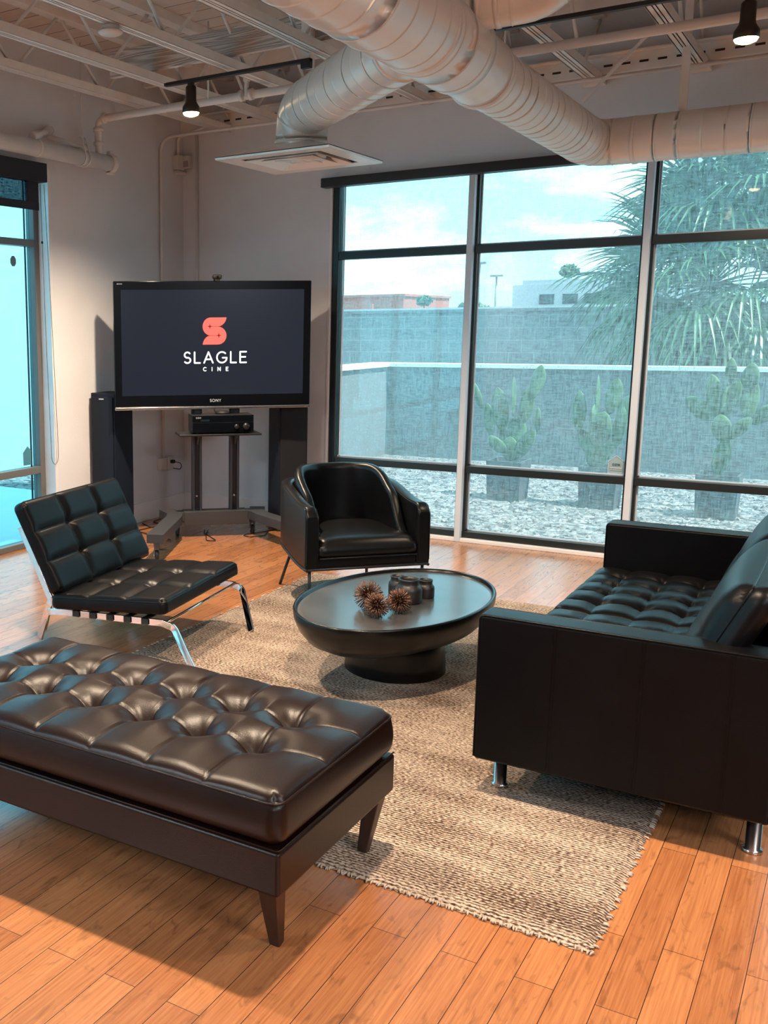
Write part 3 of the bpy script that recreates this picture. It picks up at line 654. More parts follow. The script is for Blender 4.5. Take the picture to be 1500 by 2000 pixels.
# ================================================================= BENCH
bn = thing('tufted_bench', 'long brown-black leather bench with buttoned top and tapered dark wood legs in the foreground', 'bench', (-1.915, 2.56, 0))
bx0, bx1, by0, by1 = -.655, .775, -.430, .335
body = MB().box(bx0, bx1, by0, by1, .195, .322); body.build('seat_base', LEATHER, bn, bevel=.012, seg=3)
cu, pp = tufted(bx0 + .006, bx1 - .006, by0 + .006, by1 - .006, .148, [.540, .345, .145, -.065, -.275, -.485], [-.140, .085], step=.0055, R=.05, crown=.022, pleat=.014, button=.055, bulge=.010, M=T(0, 0, .328), brad=.048, soft=.06)
cu.build('cushion', LEATHER, bn)
MB().sweep(pp, .0035, 6, closed=True).build('piping', LEATHER, bn)
MB().sweep([(bx0 + .008, by0 + .003, .327), (bx1 - .01, by0 + .003, .327), (bx1 - .003, by0 + .01, .327), (bx1 - .003, by1 - .01, .327)], .003, 6).build('base_piping', LEATHER, bn)
for x in (-.25,): MB().box(x - .0012, x + .0012, by0 - .0008, by0 + .004, .20, .32).build('seam', LEATHER, bn)
for sx in (-1, 1):
    for sy in (-1, 1):
        tx, ty = (bx1 - .045 if sx > 0 else bx0 + .045), (by1 - .045 if sy > 0 else by0 + .045)
        fx, fy = tx - .012 * sx * 0, ty + .0
        MB().sweep([(tx, ty, .20), (tx - .012 * sx, ty - .055 * sy, .013 if sy > 0 else 0)], [.040, .022], 4, up=(0, 1, 0)).build('leg', DWOOD, bn, bevel=.004)

# ================================================================= SOFA
sf = thing('leather_sofa', 'black leather sofa with tufted seat, square arms and round steel feet at the right', 'sofa', (-.60, 4.45, 0))
S0x, S1x = -.455, .455          # front / back in local x
MB().box(S0x + .03, S1x - .02, -.93, .93, .145, .30).build('seat_base', LEATHK, sf, bevel=.012)
for nm, y0, y1 in (('near', -1.05, -.925), ('far', .925, 1.05)):
    a = MB().box(S0x, S1x, y0, y1, .140, .668).build('arm', LEATHK, sf, bevel=.014, seg=4)
    yo = y0 if nm == 'near' else y1
    for yy in (y0 + .004, y1 - .004):
        MB().sweep(fillet([(S0x + .003, yy, .15), (S0x + .003, yy, .665), (S1x - .003, yy, .665), (S1x - .003, yy, .15)], .02), .0035, 6).build('piping', LEATHK, a)
    for x in (-.205, .065, .315):
        MB().box(x - .001, x + .001, yo - .0012, yo + .0012, .15, .66).box(x + .009, x + .010, yo - .0008, yo + .0008, .15, .66).build('seam', LEATHK, a)
MB().box(.405, S1x - .004, -.923, .923, .145, .70).build('back_frame', LEATHK, sf, bevel=.02, seg=3)
for y0, y1 in ((-.918, .002), (.006, .92)):
    w_ = y1 - y0
    yl = [y0 + w_ * q for q in (.20, .40, .60, .80)]
    cu, pp = tufted(S0x - .015, .17, y0, y1, .150, [-.315, -.140, .020], yl, step=.0065, R=.05, crown=.018, pleat=.012, button=.018, bulge=.012, M=T(0, 0, .302), brad=.03, soft=.035, g0=.6)
    c_ = cu.build('seat_cushion', LEATHK, sf)
    MB().sweep(pp, .003, 5, closed=True).build('piping', LEATHK, c_)
for y0, y1 in ((-.955, -.005), (.005, .915)):
    w_ = y1 - y0
    M = T(.275, 0, .43) @ RY(math.radians(-73))   # local x up the back, z faces forward
    M = Matrix.Translation((.235, 0, .415)) @ Matrix(((math.sin(math.radians(25)), 0, -math.cos(math.radians(25)), 0), (0, 1, 0, 0), (math.cos(math.radians(25)), 0, math.sin(math.radians(25)), 0), (0, 0, 0, 1)))
    cu, pp = tufted(0, .44, y0, y1, .135, [.22], [], step=.012, R=.09, crown=.035, pleat=.004, button=0, bulge=.022, M=M)
    # orientation of this matrix mirrors the mesh, so flip the faces
    cu.f = [tuple(reversed(f)) for f in cu.f]
    c_ = cu.build('back_cushion', LEATHK, sf)
    MB().sweep(pp, .004, 6, closed=True).build('piping', LEATHK, c_)
for x in (S0x + .07, S1x - .045):
    for y in (-.94, .94):
        zf = .014 if x < 0 else 0
        MB().lathe([(.030, zf), (.030, zf + .012), (.0225, zf + .014), (.0225, .145)], (x, y, 0), 24).build('leg', BRUSHED, sf)

# ================================================================= COFFEE TABLE
tb_ = thing('coffee_table', 'low black oval coffee table with raised rim and round pedestal on the rug', 'coffee table', (-1.80, 4.52, .013), math.radians(-94.8))
A_, B_ = .655, .414; ZT = .352
def oval(prof, n=72):
    return MB().lathe([(r, z) for r, z in prof], n=n, sx=1, sy=1)
def oval_sweep(prof, n=96):
    # prof: (inset from the rim, z); keeps an even rim width round the oval
    mb = MB(); vs = []
    for ins, z in prof:
        for k in range(n):
            a = 2 * PI * k / n; vs.append(((A_ - ins) * math.cos(a), (B_ - ins) * math.sin(a), z))
    m = len(prof)
    fs = [(i * n + k, i * n + (k + 1) % n, (i + 1) * n + (k + 1) % n, (i + 1) * n + k) for i in range(m - 1) for k in range(n)]
    mb.add(vs, fs, True); mb.f.append(tuple(range(n))[::-1]); mb.sm.append(False); mb.f.append(tuple((m - 1) * n + k for k in range(n))); mb.sm.append(False); return mb
oval_sweep([(.20, ZT - .165), (.12, ZT - .155), (.065, ZT - .130), (.025, ZT - .085), (.004, ZT - .035), (0, ZT), (.002, ZT + .006), (.008, ZT + .008), (.015, ZT + .006), (.018, ZT - .004), (.022, ZT - .010), (.03, ZT - .010)]).build('table_top', TABLEM, tb_)
oval_sweep([(.022, ZT - .0098), (.022, ZT - .0080), (.023, ZT - .0075), (.05, ZT - .0075)]).build('top_surface', mat('sheen_black_top', (.055, .055, .056), .36, spec=.9, coat=.5, noise=.35, nscale=4), tb_)  # greyer base colour stands in for the window sheen on the top
MB().lathe([(.236, 0), (.240, .004), (.238, .06), (.232, .12), (.228, .20)], (0, 0, 0), 64).build('pedestal', TABLEM, tb_)
TZ = .013 + ZT - .008

def jar(label, x, y, r, h):
    j = thing('ceramic_jar', label, 'jar', (x, y, TZ), group=None)
    MB().lathe([(0, .0), (r * .92, 0), (r, .006), (r, h * .52), (r * .96, h * .64), (r * .80, h * .74), (r * .76, h * .78), (r * .76, h * .92), (r * .80, h * .95), (r * .80, h), (r * .70, h), (r * .68, h * .8), (r * .85, h * .6), (r * .88, h * .1), (0, h * .08)], n=40).build('body', JARM, j)
    return j
jar('largest wide-mouthed black jar in the middle of the three on the coffee table', -1.735, 4.50, .064, .115)
jar('small black jar on the right behind the largest jar', -1.70, 4.625, .044, .088)
jar('small black jar peeking out on the left behind the largest jar', -1.83, 4.60, .044, .095)
def urchin(label, x, y, r, n=230):
    mb = MB(); c = Vector((0, 0, 0)); mb.lathe([(r * .22 * math.sin(PI * i / 8), -r * .22 * math.cos(PI * i / 8)) for i in range(9)], n=12)
    ga = PI * (3 - math.sqrt(5))
    for i in range(n):
        z = 1 - 2 * (i + .5) / n; q = math.sqrt(1 - z * z); a = ga * i
        d = Vector((q * math.cos(a), q * math.sin(a), z)) + Vector([random.uniform(-.08, .08) for _ in range(3)]); d.normalize()
        mb.sweep([d * r * .15, d * r * random.uniform(.9, 1.04)], [.0011, .0017], 5)
    o = mb.build('spiky_ball', URCH); o.location = (x, y, TZ + r * .93); tag(o, label, 'ornament'); return o
urchin('largest spiky copper wire ball, left at the back of the three on the table', -1.845, 4.285, .070)
urchin('spiky copper wire ball at the front between the two others on the table', -1.755, 4.175, .060)
urchin('spiky copper wire ball on the right, against the largest black jar', -1.700, 4.300, .060)

# ================================================================= TUB ARMCHAIR
ac = thing('tub_armchair', 'rounded black leather tub armchair with thin black metal legs by the window', 'armchair', (-2.616, 5.686, 0), math.radians(46.6))
def upath(hw, yf, yb, n=46):
    """plan curve of the shell from the front left round the back to the front right"""
    pts = []; r = hw * .92; ys = yb - r
    L1 = ys - yf; Lc = PI * r; Lf = 2 * (hw - r)
    for k in range(n + 1):
        t = k / n
        a = t * PI
        # superellipse arc with straight arms
        s = t * (2 * L1 + Lc + Lf)
        if s < L1: pts.append((-hw, yf + s))
        elif s < L1 + Lc / 2:
            q = (s - L1) / r; pts.append((-hw + r - r * math.cos(q), ys + r * math.sin(q)))
        elif s < L1 + Lc / 2 + Lf: pts.append((-hw + r + (s - L1 - Lc / 2), yb))
        elif s < L1 + Lc + Lf:
            q = (s - L1 - Lc / 2 - Lf) / r; pts.append((hw - r + r * math.sin(q), ys + r * math.cos(q)))
        else: pts.append((hw, ys - (s - L1 - Lc - Lf)))
    return pts
def shell(path, th, ztop, zbot, rr=.018, n=8):
    """wall that follows path, th thick, with rounded top edge; ztop/zbot are functions of y"""
    m = len(path); mb = MB(); vs = []
    sec = None
    for i, (x, y) in enumerate(path):
        a = path[max(0, i - 1)]; b = path[min(m - 1, i + 1)]; t = Vector((b[0] - a[0], b[1] - a[1])).normalized(); nrm = Vector((-t.y, t.x))   # outward (left of travel)
        zt, zb = ztop(i / (m - 1), x, y), zbot(x, y)
        e = min(i, m - 1 - i)
        s = []
        h = th / 2
        s.append((-h * .96, zb)); s.append((h * .96, zb)); s.append((h, zb + .02)); s.append((h, zt - rr * 1.6))
        for k in range(1, n):
            q = PI / 2 * k / n; s.append((h - rr + rr * math.cos(q), zt - rr * 1.6 + rr * 1.6 * math.sin(q)))
        for k in range(1, n):
            q = PI / 2 * (1 - k / n); s.append((-(h - rr + rr * math.cos(q)), zt - rr * 1.6 + rr * 1.6 * math.sin(q)))
        s.append((-h, zt - rr * 1.6)); s.append((-h, zb + .02))
        for d, z in s: vs.append((x + nrm.x * d, y + nrm.y * d, z))
    k_ = len(vs) // m
    fs = [(i * k_ + j, i * k_ + (j + 1) % k_, (i + 1) * k_ + (j + 1) % k_, (i + 1) * k_ + j) for i in range(m - 1) for j in range(k_)]
    mb.add(vs, fs, True); mb.f.append(tuple(reversed(range(k_)))); mb.sm.append(False); mb.f.append(tuple((m - 1) * k_ + j for j in range(k_))); mb.sm.append(False); return mb
def sstep(a, b, x): t = min(1, max(0, (x - a) / (b - a))); return t * t * (3 - 2 * t)
def zo(t, x, y):
    f = sstep(-.375, -.335, y)            # rounded front of the arm
    return .575 + .050 * f + .085 * sstep(-.30, .22, y)
def zb_(x, y): return .265 + .085 * sstep(-.30, .30, y)
outer = upath(.345, -.375, .36)
sh_ = shell(outer, .072, zo, zb_).build('outer_shell', LEATHA, ac)
def zi(t, x, y): return .44 + .20 * sstep(-.27, -.08, y) + .155 * sstep(-.17, .20, y)
inner = upath(.272, -.27, .288)
shell(inner, .062, zi, lambda x, y: .38, rr=.025).build('backrest', LEATHA, ac)
for sx in (-1, 1): 
    MB().sweep([(sx * .118, .262 + .0, .44), (sx * .122, .262, .78)], .0022, 6).build('back_seam', LEATHA, ac)
# piping on the outer shell edges
for dd in (.036, -.036):
    P = []
    m = len(outer)
    for i, (x, y) in enumerate(outer):
        a = outer[max(0, i - 1)]; b = outer[min(m - 1, i + 1)]; t = Vector((b[0] - a[0], b[1] - a[1])).normalized()
        P.append((x - t.y * dd * .93, y + t.x * dd * .93, zo(0, x, y) - .012))
    P = [(P[0][0], P[0][1] - .002, .29)] + P + [(P[-1][0], P[-1][1] - .002, .29)]
    MB().sweep(fillet(P, .02, 2), .0032, 6).build('piping', LEATHA, ac)
MB().prism([(-.315, -.36), (.315, -.36), (.315, .1), (.22, .26), (.08, .33), (-.08, .33), (-.22, .26), (-.315, .1)], .262, .325).build('seat_base', LEATHA, ac, bevel=.012)
cu, pp = tufted(-.305, .305, -.375, .27, .105, [], [], step=.02, R=.06, crown=.022, bulge=.012, M=T(0, 0, .328))
cu.build('seat_cushion', LEATHA, ac)
MB().sweep([(-.30, -.377, .326), (.30, -.377, .326)], .006, 8).build('seat_piping', LEATHA, ac)
MB().sweep([(x * 1.09, y + (.004 if y > 0 else -.004), zb_(x, y) - .006) for x, y in outer], .009, 8).build('frame_tube', BLACKM, ac)
MB().sweep([(-.345 * 1.09, -.372, .262), (.345 * 1.09, -.372, .262)], .008, 8).build('front_tube', BLACKM, ac)
for sx in (-1, 1):
    MB().cyl((sx * .352, -.350, .27), (sx * .352, -.352, .013), .0095, 10).build('leg', BLACKM, ac)
    MB().cyl((sx * .24, .22, .33), (sx * .30, .345, .0 if sx < 0 else .0), .0095, 10).build('leg', BLACKM, ac)

# ================================================================= STRAP LOUNGE CHAIR
lc = thing('lounge_chair', 'low black quilted leather lounge chair on a flat chrome frame at the left', 'lounge chair', (-2.797, 4.326, 0), math.radians(8))
tilt = math.radians(4)
M = T(-.66, -.415, .222) @ RY(-tilt)
cu, pp = tufted(0, .665, 0, .93, .082, [.225, .445], [.31, .62], step=.006, R=.035, crown=.010, pleat=.010, button=.008, bulge=.004, M=M, brad=.03, soft=.030, g0=.8)
c_ = cu.build('seat_cushion', LEATHK, lc)
MB().sweep(pp, .003, 5, closed=True).build('piping', LEATHK, c_)
th = math.radians(27)   # lean of the back
ex = Vector((-math.sin(th), 0, math.cos(th))); ey = Vector((0, 1, 0)); ez = Vector((math.cos(th), 0, math.sin(th)))
Mb = Matrix(((ex.x, ey.x, ez.x, -.665), (ex.y, ey.y, ez.y, -.40), (ex.z, ey.z, ez.z, .285), (0, 0, 0, 1)))
cu, pp = tufted(0, .51, 0, 1.0, .078, [.17, .34], [.333, .667], step=.006, R=.035, crown=.010, pleat=.010, button=.004, bulge=.004, M=Mb, brad=.03, soft=.030, g0=.9)
cu.f = [tuple(reversed(f)) for f in cu.f]
c_ = cu.build('back_cushion', LEATHK, lc)
MB().sweep(pp, .003, 5, closed=True).build('piping', LEATHK, c_)
for y, yf, ybk in ((-.385, -.435, -.26), (.475, .30, .25)):
    top = Vector((-.665, 0, .285)) + ex * .40 - ez * .008
    rr = [(top.x, y, top.z), (-.665 - .012, y, .262), (-.69, y, .235), (-.84, ybk if y < 0 else .26, .004)]
    MB().sweep(fillet(rr, .05), .017, 4, flat=.38, up=(0, 1, 0)).build('back_leg_bar', CHROME, lc, bevel=.002)
    MB().sweep(fillet([(-.86 + .05, ybk if y < 0 else .26, .06), (-.70, y, .20), (-.60, y, .208), (-.03, y, .222), (.035, y, .205), (.165, yf, .016)], .05), .017, 4, flat=.38, up=(0, 1, 0)).build('seat_leg_bar', CHROME, lc, bevel=.002)
MB().sweep([(-.66, -.38, .215), (-.66, .475, .215)], .008, 8).build('cross_bar', CHROME, lc)
MB().sweep([(-.02, -.38, .218), (-.02, .475, .218)], .008, 8).build('cross_bar', CHROME, lc)
for x in (-.52, -.42, -.32, -.22, -.12):
    z = .209 + (x + .6) * .0245
    MB().box(x - .019, x + .019, -.398, .498, z + .012, z + .016).box(x - .019, x + .019, -.398, -.352, z - .014, z - .010).box(x - .019, x + .019, -.400, -.396, z - .014, z + .016).box(x - .019, x + .019, .452, .498, z - .014, z - .010).box(x - .019, x + .019, .496, .500, z - .014, z + .016).build('strap', RUBBER, lc)
for s in (.10, .20, .30):
    p = Vector((-.665, 0, .285)) + ex * s - ez * .012
    q = MB(); Ms = Matrix(((ex.x, 0, ez.x, p.x), (ex.y, 1, ez.y, 0), (ex.z, 0, ez.z, p.z), (0, 0, 0, 1)))
    q.box(-.019, .019, -.38, .50, 0, .004, Ms).build('strap', RUBBER, lc)
MB().lathe([(0, -.006), (.007, -.004), (.007, .004), (0, .006)], (-.645, -.395, .33), 12).build('stud', CHROME, lc)

# ================================================================= TV AND STAND
YAW = math.radians(42); P0 = (-4.22, 6.79)
def frame42(fwd): # object frame: x along the screen, y away from the viewer
    return (P0[0] + math.sin(YAW) * fwd, P0[1] - math.cos(YAW) * fwd, 0)
tv = thing('television', 'large flat television showing a red S emblem and white lettering', 'television', frame42(.0), YAW)
MB().box(-.812, .726, -.02, .05, 1.045, 2.00).build('bezel', TVB, tv, bevel=.006)
MB().box(-.60, .52, .05, .085, 1.32, 1.80).build('rear_housing', STANDM, tv, bevel=.02)
MB().box(-.756, .668, -.0215, -.0195, 1.133, 1.935).build('screen', SCREENM, tv)
MB().box(-.812, .726, -.032, .04, 1.024, 1.045).build('lower_trim', BRUSHED, tv, bevel=.003)
MB().box(.715, .722, -.034, -.032, 1.029, 1.039).build('power_light', BLACKM, tv)
MXY = lambda x, y, z: Matrix(((1, 0, 0, x), (0, 0, -1, y), (0, 1, 0, z), (0, 0, 0, 1)))
lt = text_mesh('SONY', .032, 'maker_lettering', LETTER, tv, MXY(-.027, -.0215, 1.078), spacing=1.1); lt['label'] = 'small silver SONY lettering'
lt = text_mesh('BRAVIA', .012, 'corner_lettering', LETTER, tv, MXY(-.765, -.0215, 1.975)); lt['label'] = 'tiny corner lettering'
# stroke lettering
def stroke(mb, pts, w):
    for a, b in zip(pts, pts[1:]):
        a = Vector(a); b = Vector(b); d = (b - a)
        if d.length < 1e-6: continue
        d.normalize(); n = Vector((-d.y, d.x)) * w / 2; e = d * w * .0
        mb.add([(*(a + n - e), 0), (*(a - n - e), 0), (*(b - n + e), 0), (*(b + n + e), 0)], [(0, 1, 2, 3)])
    for p in pts: 
        mb.add([(p[0] + w / 2 * math.cos(k * PI / 6), p[1] + w / 2 * math.sin(k * PI / 6), 0) for k in range(12)], [tuple(range(12))])
def arc(cx, cy, rx, ry, a0, a1, n=18): return [(cx + rx * math.cos(math.radians(a0 + (a1 - a0) * i / n)), cy + ry * math.sin(math.radians(a0 + (a1 - a0) * i / n))) for i in range(n + 1)]
GL = {
 'S': ([arc(.30, .745, .27, .255, 35, 262, 18) + arc(.30, .255, .29, .255, 82, -145, 18)], .60),
 'L': ([[(0, 1), (0, 0), (.52, 0)]], .52), 'A': ([[(0, 0), (.42, 1), (.84, 0)], [(.16, .33), (.68, .33)]], .84),
 'G': ([arc(.48, .5, .48, .5, 48, 335, 26) + [(.94, .46), (.55, .46)]], .94), 'E': ([[(.58, 1), (0, 1), (0, 0), (.58, 0)], [(0, .52), (.50, .52)]], .58),
 'C': ([arc(.46, .5, .46, .5, 48, 312, 24)], .80), 'I': ([[(0, 0), (0, 1)]], .0), 'N': ([[(0, 0), (0, 1), (.72, 0), (.72, 1)]], .72)}
def lettering(txt, x0, x1, z0, h, w, name):
    ws = [GL[c][1] for c in txt]; tot = sum(ws) * h; gap = (x1 - x0 - tot) / (len(txt) - 1); x = x0; mb = MB()
    for c in txt:
        for pl in GL[c][0]: stroke(mb, [(x + p[0] * h, p[1] * h) for p in pl], w)
        x += GL[c][1] * h + gap
    o = mb.build(name, LOGOW, tv); o.matrix_local = MXY(0, -.0225, z0); return o
lettering('SLAGLE', -.272, .214, 1.380, .082, .0115, 'slagle_lettering')['label'] = 'white SLAGLE lettering'
lettering('CINE', -.122, .072, 1.318, .027, .0060, 'cine_lettering')['label'] = 'small white CINE lettering'
lx, lz, sc = -.035, 1.622, .205 / 182
def em(pts, nm, m, dy): 
    o = MB().add([((p[0] - 82.5) * sc, (91 - p[1]) * sc, 0) for p in pts], [tuple(range(len(pts)))]).build(nm, m, tv); o.matrix_local = MXY(lx, dy, lz); return o
bz = lambda a, b, c, n=8: [((1 - t) ** 2 * a[0] + 2 * t * (1 - t) * b[0] + t * t * c[0], (1 - t) ** 2 * a[1] + 2 * t * (1 - t) * b[1] + t * t * c[1]) for t in [i / n for i in range(n + 1)]]
out = [(165, 0)] + [(55 + 55 * math.cos(math.radians(a)), 60 + 60 * math.sin(math.radians(a))) for a in range(-90, -271, -9)] + [(50, 121)] + bz((48, 122), (8, 132), (0, 182)) + [(105, 182)] + [(105 + 60 * math.cos(math.radians(a)), 122 + 60 * math.sin(math.radians(a))) for a in range(90, -91, -9)] + bz((112, 60), (158, 48), (165, 0))
em(out, 'emblem', LOGOR, -.0225)['label'] = 'red S emblem'
for cx, cy in ((50, 60), (112, 121)):
    star = []
    for k in range(4):
        a = k * PI / 2; b = a + PI / 4
        star += [(cx + 20 * math.cos(a), cy + 20 * math.sin(a)), (cx + 6 * math.cos(b), cy + 6 * math.sin(b))]
    em(star, 'emblem_star', LOGOD, -.0232)
em([(62, 59), (140, 59), (140, 61.5), (62, 61.5)], 'emblem_line', LOGOD, -.0231); em([(28, 120), (102, 120), (102, 122.5), (28, 122.5)], 'emblem_line', LOGOD, -.0231)

wc = thing('webcam', 'small black webcam clipped on top of the television', 'webcam', frame42(.0), YAW)
MB().box(-.052, .020, -.045, -.005, 2.012, 2.046).build('body', RUBBER, wc, bevel=.012, seg=3)
MB().box(-.035, .005, -.036, .03, 1.995, 2.014).build('clip', RUBBER, wc, bevel=.004)
MB().lathe([(0, 0), (.010, 0), (.010, .004), (0, .004)], n=20, M=Matrix.Translation((-.016, -.049, 2.028)) @ RX(-PI / 2)).build('lens', TVB, wc)

st = thing('television_stand', 'charcoal rolling television stand with twin posts and casters', 'tv stand', frame42(.0), YAW)
for x0, x1 in ((-.200, -.122), (.105, .180)):
    p_ = MB().box(x0, x0 + .020, .055, .115, .14, 1.30).box(x1 - .020, x1, .055, .115, .14, 1.30).box(x0, x1, .085, .115, .14, 1.30).box(x0, x1, .055, .115, .14, .20).box(x0, x1, .055, .115, .80, 1.30).build('post', STANDM, st, bevel=.002)
    MB().box(x0 + .02, x1 - .02, .083, .086, .22, .80).build('slot', DARKV, p_)
    MB().lathe([(0, 0), (.008, 0), (.008, .006), (0, .006)], n=14, M=Matrix.Translation(((x0 + x1) / 2, .08, .32)) @ RX(PI / 2)).build('knob', PLASTW, p_)
MB().box(-.272, .242, -.006, .0, .098, .205).box(-.272, .242, -.006, .14, .198, .205).box(-.272, .242, .13, .14, .098, .205).build('cross_beam', STANDM, st, bevel=.003)
MB().box(-.20, .18, .087, .115, 1.28, 1.55).box(-.45, .40, .087, .105, 1.40, 1.46).build('mount_bracket', STANDM, st)
for sx, cx in ((-1, -.272), (1, .242)):
    # bent side rail: short stub backwards, long arm splayed forwards
    A = (cx, .05); Bp = (cx + sx * .32, -.80); Cp = (cx + sx * .16, .26)
    arm = MB()
    MB.sweep(arm, [(cx + sx * .12, .21, .165), (cx + sx * .10, .12, .165), (cx + sx * .075, .02, .165), (cx + sx * .10, -.12, .165), (cx + sx * .33, -.80, .165)], .062, 4, flat=.55, up=(0, 0, 1))
    a_ = arm.build('side_arm', STANDM, st, bevel=.003)
    MB().prism([(cx, .0), (cx + sx * .10, .0), (cx + sx * .10, .13), (cx, .13)][::sx], .135, .20).build('gusset', STANDM, st)
    for (wx, wy) in ((cx + sx * .315, -.77), (cx + sx * .05, .07)):
        c_ = MB().cyl((wx - .012, wy, .038), (wx + .012, wy, .038), .038, 20).build('caster', RUBBER, st)
        MB().box(wx - .018, wx - .013, wy - .018, wy + .018, .03, .10).box(wx + .013, wx + .018, wy - .018, wy + .018, .03, .10).box(wx - .02, wx + .02, wy - .03, wy + .03, .095, .135).build('fork', STANDM, c_)
        MB().cyl((wx - .021, wy, .038), (wx + .021, wy, .038), .007, 10).build('axle', PLASTW, c_)
        if wy < -.5: MB().box(wx + .02, wx + .075, wy - .012, wy + .012, .075, .083).build('brake_pedal', RUBBER, c_, bevel=.003)
sh2 = MB().box(-.335, .305, -.20, .06, .828, .843).build('shelf', BLACKM, st, bevel=.004)
for x in (-.16, .142): MB().prism([(0, 0), (.10, 0), (.10, -.008), (.008, -.09), (0, -.09)], -.006, .006, Matrix(((0, 0, 1, x), (-1, 0, 0, .05), (0, 1, 0, .828), (0, 0, 0, 1)))).build('shelf_bracket', STANDM, sh2)

am = thing('stereo_receiver', 'black stereo receiver on the shelf below the television', 'receiver', frame42(.0), YAW)
MB().box(-.232, .245, -.17, .05, .852, .985).build('case', BLACKM, am, bevel=.003)
MB().box(-.232, .245, -.176, -.168, .856, .930).box(-.232, .245, -.174, -.168, .934, .984).build('front_panel', TVB, am, bevel=.002)
for x, r in ((.110, .019), (.185, .027)):
    MB().lathe([(0, 0), (r, 0), (r * .92, .018), (0, .018)], n=28, M=Matrix.Translation((x, -.175, .897)) @ RX(PI / 2)).build('knob', BLACKM, am)
for x in (-.19, .20):
    for y in (-.14, .02): MB().cyl((x, y, .843), (x, y, .853), .014, 12).build('foot', RUBBER, am)
text_mesh('SONY', .016, 'maker_lettering', LETTER, am, MXY(-.185, -.1745, .962))
MB().box(-.17, -.10, -.176, -.174, .94, .955).build('display', SCREENM, am)
rm = tag(MB().lathe([(0, 0), (.055, 0), (.06, .006), (.04, .02), (0, .024)], n=28).build('puck_speaker', RUBBER), 'small black round puck lying on top of the stereo receiver', 'puck')
rm.location = (-4.19, 6.80, .986)
def cable(label, pts, r=.004):
    return tag(MB().sweep(fillet(pts, .06, 5), r, 6).build('power_cable', RUBBER), label, 'cable')
cable('black cable hanging in a loop over the stereo receiver', [(-4.26, 6.80, 1.03), (-4.24, 6.76, 1.0), (-4.2, 6.8, .992), (-4.12, 6.87, .995), (-4.10, 6.90, 1.04)], .003)
cable('black cable looped on the floor under the left end of the stand beam', [(-4.45, 6.95, .005), (-4.38, 6.83, .005), (-4.27, 6.74, .005), (-4.13, 6.62, .005), (-4.20, 6.58, .005), (-4.33, 6.78, .005), (-4.42, 6.95, .005)])
cable('black cable looped on the floor beside the right rear caster', [(-3.96, 7.25, .005), (-4.02, 7.08, .005), (-4.08, 6.92, .005), (-3.98, 6.88, .005), (-3.92, 7.02, .005), (-3.98, 7.18, .005)])
cable('black cable running along the foot of the left wall to the stand', [(-5.08, 7.40, .005), (-5.02, 7.0, .005), (-4.86, 6.95, .005), (-4.9, 6.6, .005), (-4.6, 6.5, .005), (-4.45, 6.45, .005)])
cable('thin black cable on the floor between the left speaker and the stand', [(-5.05, 6.9, .004), (-4.9, 6.8, .004), (-4.75, 6.85, .004), (-4.6, 6.7, .004)])

# ---- tower speakers
def tower(label, loc, rz, w, d, h):
    s = thing('tower_speaker', label, 'speaker', loc, rz)
    MB().box(-w, 0, 0, d, .02, h).build('cabinet', SPK, s, bevel=.005)
    MB().box(-w + .012, -.012, -.012, 0, .05, h - .03).build('grille', SPKG if 'right' in label else SPK, s, bevel=.004)
    MB().box(-w - .01, .01, -.01, d, 0, .02).build('plinth', RUBBER, s, bevel=.004)
    MB().box(-w * .62, -w * .42, -.0135, -.012, h - .05, h - .042).build('badge', LETTER, s)
    return s
tower('dark blue-black tower speaker left of the television', (-4.87, 6.30, 0), math.radians(5), .22, .27, 1.15)
tower('black tower speaker right of the television, by the window', (-3.75, 7.40, 0), math.radians(45), .24, .30, 1.15)

# ================================================================= OUTSIDE
gr = struct('ground', MB().box(-60, 40, YB + .16, 80, -.12, -.02).box(-40, XL - .16, -12, YB + .16, -.12, -.02), GRAVEL)
st_ = MB()
rs = random.Random(5)
for k in range(5200):   # loose stones
    x = rs.uniform(-5.0, .8); y = rs.uniform(7.9, 12.4); r = rs.uniform(.012, .030)
    a = rs.uniform(0, PI); ca, sa = math.cos(a), math.sin(a)
    v = [(r * 1.4, 0, 0), (0, r, 0), (-r * 1.2, 0, 0), (0, -r * .9, 0), (rs.uniform(-.3, .3) * r, rs.uniform(-.3, .3) * r, r * .8)]
    st_.add([(x + p[0] * ca - p[1] * sa, y + p[0] * sa + p[1] * ca, -.022 + p[2]) for p in v], [(0, 1, 4), (1, 2, 4), (2, 3, 4), (3, 0, 4)])
tag(st_.build('gravel', GRAVEL), 'pale grey gravel covering the yard outside the window', 'gravel', kind='stuff')
gw = thing('garden_wall', 'low grey stucco garden wall with a white cap behind the cactus pots', 'wall')
MB().box(-5.5, 8, 12.6, 12.8, -.05, 1.13).box(-5.5, -5.25, 8.2, 12.6, -.05, 1.13).build('wall_body', CONC, gw)
MB().box(-5.55, 8, 12.56, 12.84, 1.13, 1.175).box(-5.55, -5.21, 8.15, 12.56, 1.13, 1.175).build('cap', CAP, gw)
BLK = boards('grey_block', (.17, .19, .20), (.21, .23, .24), .2, 'x')
bnt = BLK.node_tree
for n in bnt.nodes:
    if n.type == 'TEX_BRICK': n.inputs['Brick Width'].default_value = .4; n.inputs['Mortar'].default_value = (.30, .32, .33, 1); n.inputs['Mortar Size'].default_value = .008
    if n.type == 'MAPPING' and tuple(n.inputs['Scale'].default_value) == (1, 1, 1): n.inputs['Rotation'].default_value = (PI / 2, 0, 0)
bw = thing('block_wall', 'taller grey block wall beyond the low garden wall', 'wall')
MB().box(-22, 16, 17.0, 17.2, -.05, 1.86).build('blocks', BLK, bw)
MB().box(-22, 16, 16.97, 17.23, 1.86, 1.91).build('coping', CONC, bw)

